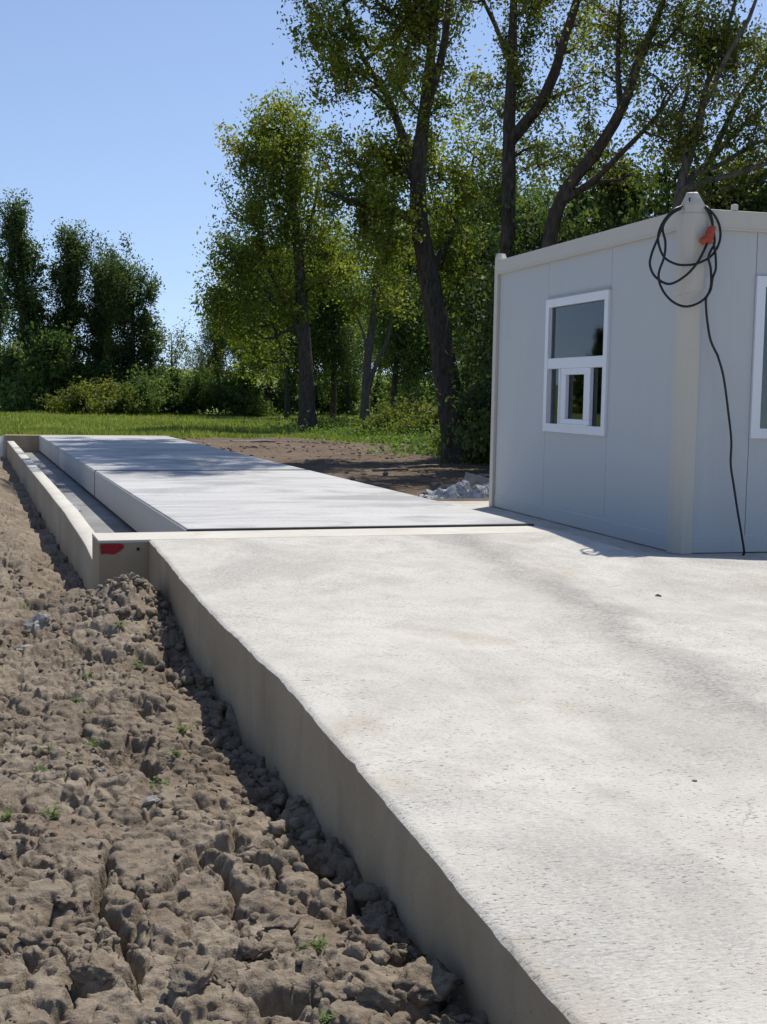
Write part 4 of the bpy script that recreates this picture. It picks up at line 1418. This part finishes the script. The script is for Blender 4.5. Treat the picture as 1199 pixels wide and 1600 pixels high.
for i, (px, dd_, pr, s_) in enumerate(sh):
    lab = '%s green shrub from the left along the edge of the meadow' % ORD[i]
    g = grounded(px, dd_)
    if id(pr) not in used:
        used.add(id(pr)); pr.location = [float(v) for v in g]; pr.scale = (s_, s_, s_); pr['label'] = lab
    else:
        copy_tree(pr, g, 0.4 + 2.3 * i, (s_ * random.uniform(.9, 1.15), s_, s_ * random.uniform(.85, 1.15)), lab, SG)
for i, px in enumerate((-120, -260, -420, -600, -800, -1050, -1350)):
    copy_tree(s2_ if i % 2 else s1_, grounded(px, 88 + 3 * i), 1.1 * i, 1.5, 'shrub of the row beyond the left picture edge', 'shrubs beyond the left picture edge')
# tall bushes right behind the cabin
BGp = 'tall bushes behind the cabin'
tb = [(800, 30, 1.9), (835, 27, 2.0), (880, 26, 2.15), (930, 25, 2.2), (985, 24, 2.3), (1040, 23, 2.2), (1095, 22.5, 2.05), (1150, 22, 2.0), (1205, 22, 2.0)]
for i, (px, dd_, hh) in enumerate(tb):
    g = grounded(px, dd_)
    lab = '%s tall dark bush from the left showing over the cabin roof' % ORD[i]
    if i == 0:
        tbp = make_shrub(lab, g, 5.4, 2.0, M['leafB'], 61, 0.13, 70, 260, BGp)
        tbp.scale = (0.9, 0.9, 1.0)
    else:
        copy_tree(tbp, g, 1.7 * i, (0.9, 0.9, 0.98 * hh / 2.0), lab, BGp)
# small pale tree in the gap
simple_tree('young_tree', 'small pale bare-looking tree in the gap right of the dark group', grounded(316, 88), 4.2, 1.5, M['leafC'], 71, 0.12, 7, 170, 'fan', None, M['bark2'], spread=.3)
simple_tree('young_tree', 'light grey-green young tree beside the fan-shaped dark tree', grounded(268, 88), 5.6, 1.5, M['leafC'], 72, 0.16, 14, 170, 'fan', None, M['bark2'], spread=.4)

# low dark rise behind the gap
hx = np.linspace(-60, 120, 60); hy = np.linspace(150, 240, 12)
HX, HY = np.meshgrid(hx, hy, indexing='ij')
HZ = -1 + 6.0 * np.sin(np.clip((HY - 150) / 90, 0, 1) * math.pi) * (0.8 + .25 * perlin(np.stack([HX * .03, HY * .03], -1)))
tag(link('hill', np_mesh('hill', np.stack([HX, HY, HZ], -1).reshape(-1, 3), grid_faces(60, 12), np.ones(720)), M['ground'], smooth=True), kind='structure')

# ------------------------------------------------------------------ grass and weeds
def blades(P, h, rng, w=0.02, lean=0.35):
    n = len(P)
    a = rng.uniform(0, 2 * math.pi, n)
    hh = h * rng.uniform(.5, 1.3, n)
    sd = np.stack([np.cos(a), np.sin(a), np.zeros(n)], -1) * (w * rng.uniform(.6, 1.3, n))[:, None]
    ln = rng.normal(size=(n, 3)) * lean * hh[:, None]; ln[:, 2] = hh
    V = np.stack([P - sd, P + sd, P + ln * .6 + sd * .7 + np.array([0, 0, 0.0]), P + ln], 1).reshape(-1, 3)
    i = np.arange(n) * 4
    return V, np.stack([i, i + 1, i + 2, i + 3], 1)


rg = np.random.default_rng(5)
# meadow grass: denser where it is nearer
pts = []
for (px0, px1, da, db, n_) in ((-120, 1000, 27, 45, 42000), (-160, 900, 40, 64, 36000), (-200, 860, 58, 92, 30000)):
    dd_ = rg.uniform(da, db, n_); xx = rg.uniform(px0, px1, n_)
    q = CAM + dd_[:, None] * _fw + ((xx - 599.5) / F_PX * dd_)[:, None] * _rt
    pts.append(q)
pts = np.concatenate(pts)
gm = grass_mask(pts[:, 0], pts[:, 1])
pts = pts[(gm > rg.uniform(0.3, 0.9, len(gm))) & ~((pts[:, 0] < 3.2) & (pts[:, 1] < 29))]
pts[:, 2] = ground_z(pts[:, 0], pts[:, 1]) - 0.01
dd_ = (pts - CAM) @ _fw
V, Fc = blades(pts, 0.17, rg, 0.022)
tall = 0.6 + 0.8 * sstep(-0.2, 0.5, perlin(pts[:, :2] * 0.35))
Vz = V.reshape(-1, 4, 3)
Vz[:, 2:, 2] = pts[:, None, 2] + (Vz[:, 2:, 2] - pts[:, None, 2]) * tall[:, None]
me = np_mesh('grass', Vz.reshape(-1, 3), Fc, np.repeat(np.clip(.5 + .2 * rg.normal(size=len(pts)) + .3 * perlin(pts[:, :2] * .4), 0, 1), 4))
tag(link('grass', me, M['blade']), 'green meadow grass behind the dirt yard', 'grass', kind='stuff')
# weeds round the trunks at the meadow's near edge
wp_ = []
for (px, dd0, r_, n_) in ((590, 50, 3.0, 1500), (640, 48, 3.0, 1500), (670, 44, 2.4, 1100), (520, 52, 2.5, 700), (735, 33, 1.6, 1100), (700, 40, 2.0, 1000), (470, 51, 1.5, 500)):
    c = grounded(px, dd0)
    wp_.append(c + rg.normal(size=(n_, 3)) * np.array([r_ * .6, r_ * .6, 0]))
wp_ = np.concatenate(wp_); wp_[:, 2] = ground_z(wp_[:, 0], wp_[:, 1])
Cc = np.repeat(wp_, 4, 0) + rg.normal(size=(len(wp_) * 4, 3)) * np.array([.08, .08, 0]) + np.array([0, 0, 1]) * np.abs(rg.normal(size=(len(wp_) * 4, 1))) * 0.22 * (0.5 + sstep(-.3, .5, perlin(np.repeat(wp_, 4, 0)[:, :2] * .5)))[:, None]
V, Fc = leaf_cards(Cc, 0.10, rg)
tag(link('weeds', np_mesh('weeds', V, Fc, np.repeat(np.clip(.5 + .2 * rg.normal(size=len(Cc)), 0, 1), 4)), M['weed']), 'leafy weeds growing round the tree trunks at the edge of the dirt', 'weeds', kind='stuff')

# ------------------------------------------------------------------ stones, clods, debris
def rock_mesh(name, seed, sub=3, rough=0.35, flat=0.7, lumps=2.2):
    bm = bmesh.new()
    bmesh.ops.create_icosphere(bm, subdivisions=sub, radius=1.0)
    P = np.array([v.co[:] for v in bm.verts])
    n = fbm(P * lumps + seed * 7.7, 4) * rough + 0.12 * fbm(P * 6 + seed * 3.1, 2) + (0.09 * ridged(P * 9 + seed, 2) if sub > 3 else 0)
    n -= 0.25 * sstep(0.25, 0.9, perlin(P * 1.3 + seed * 5.0))
    rk = np.random.default_rng(1000 + seed)
    for _ in range(9):                                    # broken faces
        nn = rk.normal(size=3); nn /= np.linalg.norm(nn)
        P = P - np.maximum(0, P @ nn - rk.uniform(.50, .82))[:, None] * nn
    P = P * (1 + 0.75 * n)[:, None]
    P[:, 2] *= flat
    for v, q in zip(bm.verts, P):
        v.co = q
    return bm_mesh(name, bm)


rr = np.random.default_rng(9)
proto = [rock_mesh('clod_shape', s, 2, 0.55, 0.75, 1.8) for s in range(6)] + [rock_mesh('clod_shape', s, 1, 0.55, 0.75, 1.8) for s in range(6)]
PV, PF = [], []
for m_ in proto:
    v = np.zeros(len(m_.vertices) * 3); m_.vertices.foreach_get('co', v); PV.append(v.reshape(-1, 3))
    f = np.zeros(len(m_.polygons) * 3, np.int32); m_.polygons.foreach_get('vertices', f); PF.append(f.reshape(-1, 3))
cx_, cy_, cs_ = [], [], []
n_ = 6500
yy = -7.9 + 9.5 * rr.random(n_) ** 1.5
xx = rr.uniform(-2.1, -0.42, n_)
ss = 0.004 + 0.016 * rr.random(n_) ** 4
keep = perlin(np.stack([xx * 2.3, yy * 2.3], -1) + 31.0) > rr.uniform(-.5, .35, n_)
cx_.append(xx[keep]); cy_.append(yy[keep]); cs_.append(ss[keep])
n_ = 230                                             # heavier lumps that rolled down against the ramp
yy = rr.uniform(-7.8, -1.0, n_); xx = -0.42 - np.abs(rr.normal(size=n_)) * 0.13
cx_.append(xx); cy_.append(yy); cs_.append(0.014 + 0.034 * rr.random(n_) ** 2)
n_ = 260
yy = rr.normal(size=n_) * .5 + MOUND[1]; xx = rr.normal(size=n_) * .25 + MOUND[0]
ok = (yy < -.62) & (xx < -.41)
cx_.append(xx[ok]); cy_.append(yy[ok]); cs_.append(0.010 + 0.028 * rr.random(n_)[ok] ** 2)
cx_ = np.concatenate(cx_); cy_ = np.concatenate(cy_); cs_ = np.concatenate(cs_)
ok = ~((cx_ > -0.80) & (cy_ > -0.6))
cx_, cy_, cs_ = cx_[ok], cy_[ok], cs_[ok]
cz_ = soil_z(cx_, cy_)
Vs, Fs, o_ = [], [], 0
for x, y, z, s in zip(cx_, cy_, cz_, cs_):
    k = rr.integers(6) + (6 if s < 0.012 else 0)
    a = rr.uniform(0, 6.28)
    Rm = np.array([[math.cos(a), -math.sin(a), 0], [math.sin(a), math.cos(a), 0], [0, 0, 1]])
    v = (PV[k] * s * rr.uniform(.8, 1.3, 3)) @ Rm.T + np.array([x, y, z + s * .25])
    Vs.append(v); Fs.append(PF[k] + o_); o_ += len(v)
tag(link('soil_crumbs', np_mesh('soil_crumbs', np.concatenate(Vs), np.concatenate(Fs)), M['soil']), 'loose crumbs of dry soil strewn over the bank', 'soil crumbs', kind='stuff')

# larger clods, each a thing
clods = [(690, 1395, .075), (640, 1430, .06), (665, 1520, .09), (610, 1480, .05), (720, 1560, .08), (600, 1395, .05), (560, 1440, .045), (575, 1300, .06), (530, 1330, .05), (545, 1240, .06), (470, 1240, .05),
         (500, 1190, .05), (420, 1130, .06), (380, 1090, .06), (300, 1010, .07), (330, 1060, .055), (440, 1430, .05), (400, 1480, .05), (300, 1560, .06), (350, 1540, .05), (260, 1400, .05), (150, 1520, .06), (60, 1450, .06), (100, 1380, .05), (200, 1350, .045), (520, 1560, .05), (590, 1570, .055)]
for i, (px, py, s) in enumerate(clods):
    p = at_z(px, py, -0.50)
    z = float(soil_z(np.array([p[0]]), np.array([p[1]]))[0])
    x_ = min(p[0], -0.37 - s * 1.15)
    me = rock_mesh('soil_clod', 20 + i, 4, 0.5, 0.7, 1.9)
    me.transform(Matrix.Diagonal((s, s * random.uniform(.8, 1.2), s * random.uniform(.7, 1.05), 1)))
    o = link('soil_clod', me, M['soil'], smooth=True)
    o.location = (float(x_), float(p[1]), z + s * .15); o.rotation_euler = (random.uniform(-.3, .3), random.uniform(-.3, .3), random.uniform(0, 6))
    rank = sorted(range(len(clods)), key=lambda j_: clods[j_][1]).index(i)
    tag(o, '%s rough lump of dry soil on the bank, counted from the mound towards the viewer' % ORD[rank], 'soil clod', 'lumps of soil beside the ramp')


def stone(label, px, py, zg, s, seed, flat=0.6, fn=None, cat='stone', mat='stone', name='stone'):
    p = at_z(px, py, zg)
    z = float((fn or soil_z)(np.array([p[0]]), np.array([p[1]]))[0])
    me = rock_mesh(name, seed, 2 if s < .05 else 3, 0.6, flat, 1.4); me.transform(Matrix.Scale(s, 4))
    o = link(name, me, M[mat], smooth=False)
    o.location = (float(p[0]), float(p[1]), z + 0.25 * s * flat); o.rotation_euler = (0.2, -0.1, seed)
    tag(o, label, cat)


stone('pale grey angular stone on the soil below the pit wall', 63, 978, -.42, .085, 3, 1.0)
stone('flat pale stone lying left of the angular stone', 36, 1003, -.42, .07, 4, .35)
stone('small whitish stone in the middle of the soil bank', 236, 1234, -.48, .035, 5, .7)
stone('tiny white pebble on the soil above the whitish stone', 160, 1192, -.46, .016, 6, .8)
stone('small pale stone on top of the soil mound', 232, 950, -.30, .03, 8, .5)
stone('dark pebble on the concrete ramp near the cabin', 1030, 917, -.08, .018, 9, .7, ramp_z, 'pebble', 'soil')
stone('small tan crumb of soil on the ramp at the right', 1086, 1190, -.2, .013, 10, .25, ramp_z, 'pebble', 'soil')
stone('dark grey pebble at the far edge of the weighbridge', 201, 676, -.05, .07, 14, .6, ground_z, 'pebble', 'soil')
stone('white pebble on the dirt beside the weighbridge', 525, 725, -.4, .07, 15, .6, ground_z)
stone('second white pebble near the boards on the dirt', 570, 738, -.4, .08, 16, .5, ground_z)
stone('white stone beside the crumpled film near the cabin', 679, 760, -.4, .055, 17, .7, ground_z)

# boards lying on the dirt near the big tree
for (px, py, L_, W_, rz, lab) in ((655, 729, 0.95, 0.16, 0.25, 'grey weathered board lying on the dirt left of the leaning tree'), (610, 736, 0.7, 0.10, -.2, 'thin dark board half buried beside the weighbridge'), (395, 690, 1.3, 0.5, .1, 'flat grey slab lying on the dirt at the far yard')):
    p = at_z(px, py, -.4)
    z = float(ground_z(p[0], p[1]))
    bm = bmesh.new(); box_into(bm, (-L_ / 2, -W_ / 2, 0), (L_ / 2, W_ / 2, 0.045))
    bmesh.ops.subdivide_edges(bm, edges=[e_ for e_ in bm.edges if abs(e_.verts[0].co.x - e_.verts[1].co.x) > .1], cuts=8)
    for v in bm.verts:
        v.co += Vector((random.uniform(-.01, .01), random.uniform(-.012, .012), random.uniform(-.006, .006) + .02 * math.sin(v.co.x * 4)))
    o = link('board', bm_mesh('board', bm), M['wood'])
    o.location = (float(p[0]), float(p[1]), z + .01); o.rotation_euler = (0.03, 0.02, rz)
    tag(o, lab, 'board')

# crumpled film heap at the cabin's far corner
hc = at_z(722, 784, -.38)


def heap(a, b):
    x = (a - .5) * 1.15; y = (b - .5) * 1.1
    r2 = (x / .52) ** 2 + (y / .5) ** 2
    q = np.stack([x * 4.2 + 3, y * 4.2], -1)
    z = 0.17 * np.exp(-1.6 * r2) + 0.17 * np.abs(fbm(q * .8, 4, .5)) * np.exp(-.7 * r2) + .10 * sstep(0.1, .5, x) * np.exp(-2 * y * y)
    return np.stack([x + .04 * perlin(q * 1.4), y + .04 * perlin(q * 1.4 + 9), np.maximum(z, 0.004)], -1)


o = crumpled('film_heap', 90, 90, heap, M['film'])
o.location = (float(hc[0]) + .05, float(hc[1]) + .15, float(ground_z(hc[0], hc[1])) + 0.005)
tag(o, 'crumpled heap of grey plastic film at the far foot of the cabin', 'plastic sheet')
# tilted sheet standing behind it
bm = bmesh.new(); box_into(bm, (-.22, -.012, 0), (.22, .012, .30))
bmesh.ops.bevel(bm, geom=list(bm.edges), offset=.004, segments=1, affect='EDGES')
o = link('slab_offcut', bm_mesh('slab_offcut', bm), M['stone'])
q = at_z(752, 772, -.40)
o.location = (float(q[0]), float(q[1]) + .25, float(ground_z(q[0], q[1])) - .01); o.rotation_euler = (-.35, .25, -.3)
tag(o, 'tilted grey slab offcut behind the film heap', 'slab offcut')

# weeds sprouting from the soil bank
WD = [(215, 1040, .05), (185, 1003, .05), (140, 1055, .05), (75, 1160, .06), (80, 1250, .06), (285, 1120, .05), (250, 1200, .05), (10, 1250, .06), (120, 1100, .04), (440, 1545, .04), (515, 1580, .04), (490, 1460, .045), (40, 965, .05), (275, 1160, .035), (70, 1195, .04), (150, 1150, .04)]
for i, (px, py, s) in enumerate(WD):
    rg2 = np.random.default_rng(100 + i)
    p = at_z(px, py, -.47)
    z = float(soil_z(np.array([p[0]]), np.array([p[1]]))[0])
    Vl, Fl = [], []
    for st in range(16):                                # stems spring from one root and carry small leaves
        a = rg2.uniform(0, 6.28); L_ = s * rg2.uniform(.5, 1.25); el = rg2.uniform(.25, 1.2)
        dr = np.array([math.cos(a) * math.cos(el), math.sin(a) * math.cos(el), math.sin(el)])
        sd = np.array([-math.sin(a), math.cos(a), 0]) * .0012
        o0 = sum(len(v) for v in Vl)
        tipp = dr * L_ - np.array([0, 0, L_ * .15])
        Vl.append(np.array([-sd, sd, tipp + sd, tipp - sd])); Fl.append(np.array([[o0, o0 + 1, o0 + 2, o0 + 3]]))
        for u_ in (.45, .7, 1.0, .85):
            c_ = tipp * u_
            d2 = rg2.normal(size=3); d2[2] = abs(d2[2]) * .4; d2 /= np.linalg.norm(d2)
            w2 = np.cross(d2, [0, 0, 1.0]); ll = .017 * rg2.uniform(.6, 1.4)
            o0 = sum(len(v) for v in Vl)
            Vl.append(np.array([c_, c_ + d2 * ll * .5 + w2 * ll * .3, c_ + d2 * ll, c_ + d2 * ll * .5 - w2 * ll * .3])); Fl.append(np.array([[o0, o0 + 1, o0 + 2, o0 + 3]]))
    V = np.concatenate(Vl); Fc = np.concatenate(Fl); Vb = np.zeros((0, 3)); Fb = np.zeros((0, 4), int)
    o = link('weed', np_mesh('weed', np.concatenate([V, Vb]), np.concatenate([Fc, Fb + len(V)]), rg2.random(len(V) + len(Vb)) * .5 + .25), M['weed'])
    o.location = (float(p[0]), float(p[1]), z)
    tag(o, '%s small green weed on the soil bank, counted from the top' % ORD[sorted(range(len(WD)), key=lambda j: WD[j][1]).index(i)], 'weed', 'weeds on the soil bank')

# broken slab pieces beside the film, and dirt lumps over the yard
RB = [(676, 772, .16, 'flat broken concrete piece at the left end of the film heap'), (700, 764, .12, 'small broken concrete piece behind the film heap'),
      (742, 757, .20, 'largest broken concrete piece, leaning behind the film heap'), (756, 745, .15, 'broken concrete piece by the cabin corner, behind the heap')]
for i, (px, py, sz, lab) in enumerate(RB):
    rgr = np.random.default_rng(300 + i)
    p = at_z(px, py, -.38)
    bm = bmesh.new()
    n_ = 7
    ang = np.sort(rgr.uniform(0, 6.28, n_)) if i else np.linspace(0, 5.6, n_)
    ring = [(math.cos(a) * sz * rgr.uniform(.7, 1.2), math.sin(a) * sz * rgr.uniform(.5, .9)) for a in ang]
    lo_ = [bm.verts.new((x, y, 0)) for x, y in ring]; hi_ = [bm.verts.new((x * .95, y * .95, .05 + rgr.uniform(-.008, .012))) for x, y in ring]
    bm.faces.new(lo_[::-1]); bm.faces.new(hi_)
    for k in range(n_):
        bm.faces.new((lo_[k], lo_[(k + 1) % n_], hi_[(k + 1) % n_], hi_[k]))
    bmesh.ops.recalc_face_normals(bm, faces=bm.faces)
    o = link('concrete_piece', bm_mesh('concrete_piece', bm), M['stone'])
    o.location = (float(p[0]), float(p[1]), float(ground_z(p[0], p[1])) + .03); o.rotation_euler = (rgr.uniform(.1, .6), rgr.uniform(-.4, .2), rgr.uniform(0, 6))
    tag(o, lab, 'rubble')
n_ = 2600
xx = 3.3 + 11 * rr.random(n_); yy = 6.5 + 24 * rr.random(n_) ** 1.1
keep = (grass_mask(xx, yy) < rr.uniform(.2, .9, n_)) & (perlin(np.stack([xx * .8, yy * .8], -1)) > rr.uniform(-.5, .4, n_))
xx, yy = xx[keep], yy[keep]
zz = ground_z(xx, yy); ss = 0.02 + 0.07 * rr.random(len(xx)) ** 3
Vs, Fs, o_ = [], [], 0
for x, y, z, s_ in zip(xx, yy, zz, ss):
    k = 6 + rr.integers(6)
    v = PV[k] * s_ * rr.uniform(.7, 1.4, 3) * np.array([1, 1, .7]) + np.array([x, y, z + s_ * .2])
    Vs.append(v); Fs.append(PF[k] + o_); o_ += len(v)
tag(link('dirt_lumps', np_mesh('dirt_lumps', np.concatenate(Vs), np.concatenate(Fs)), M['soil']), 'lumps of dirt strewn over the bare yard right of the weighbridge', 'dirt lumps', kind='stuff')
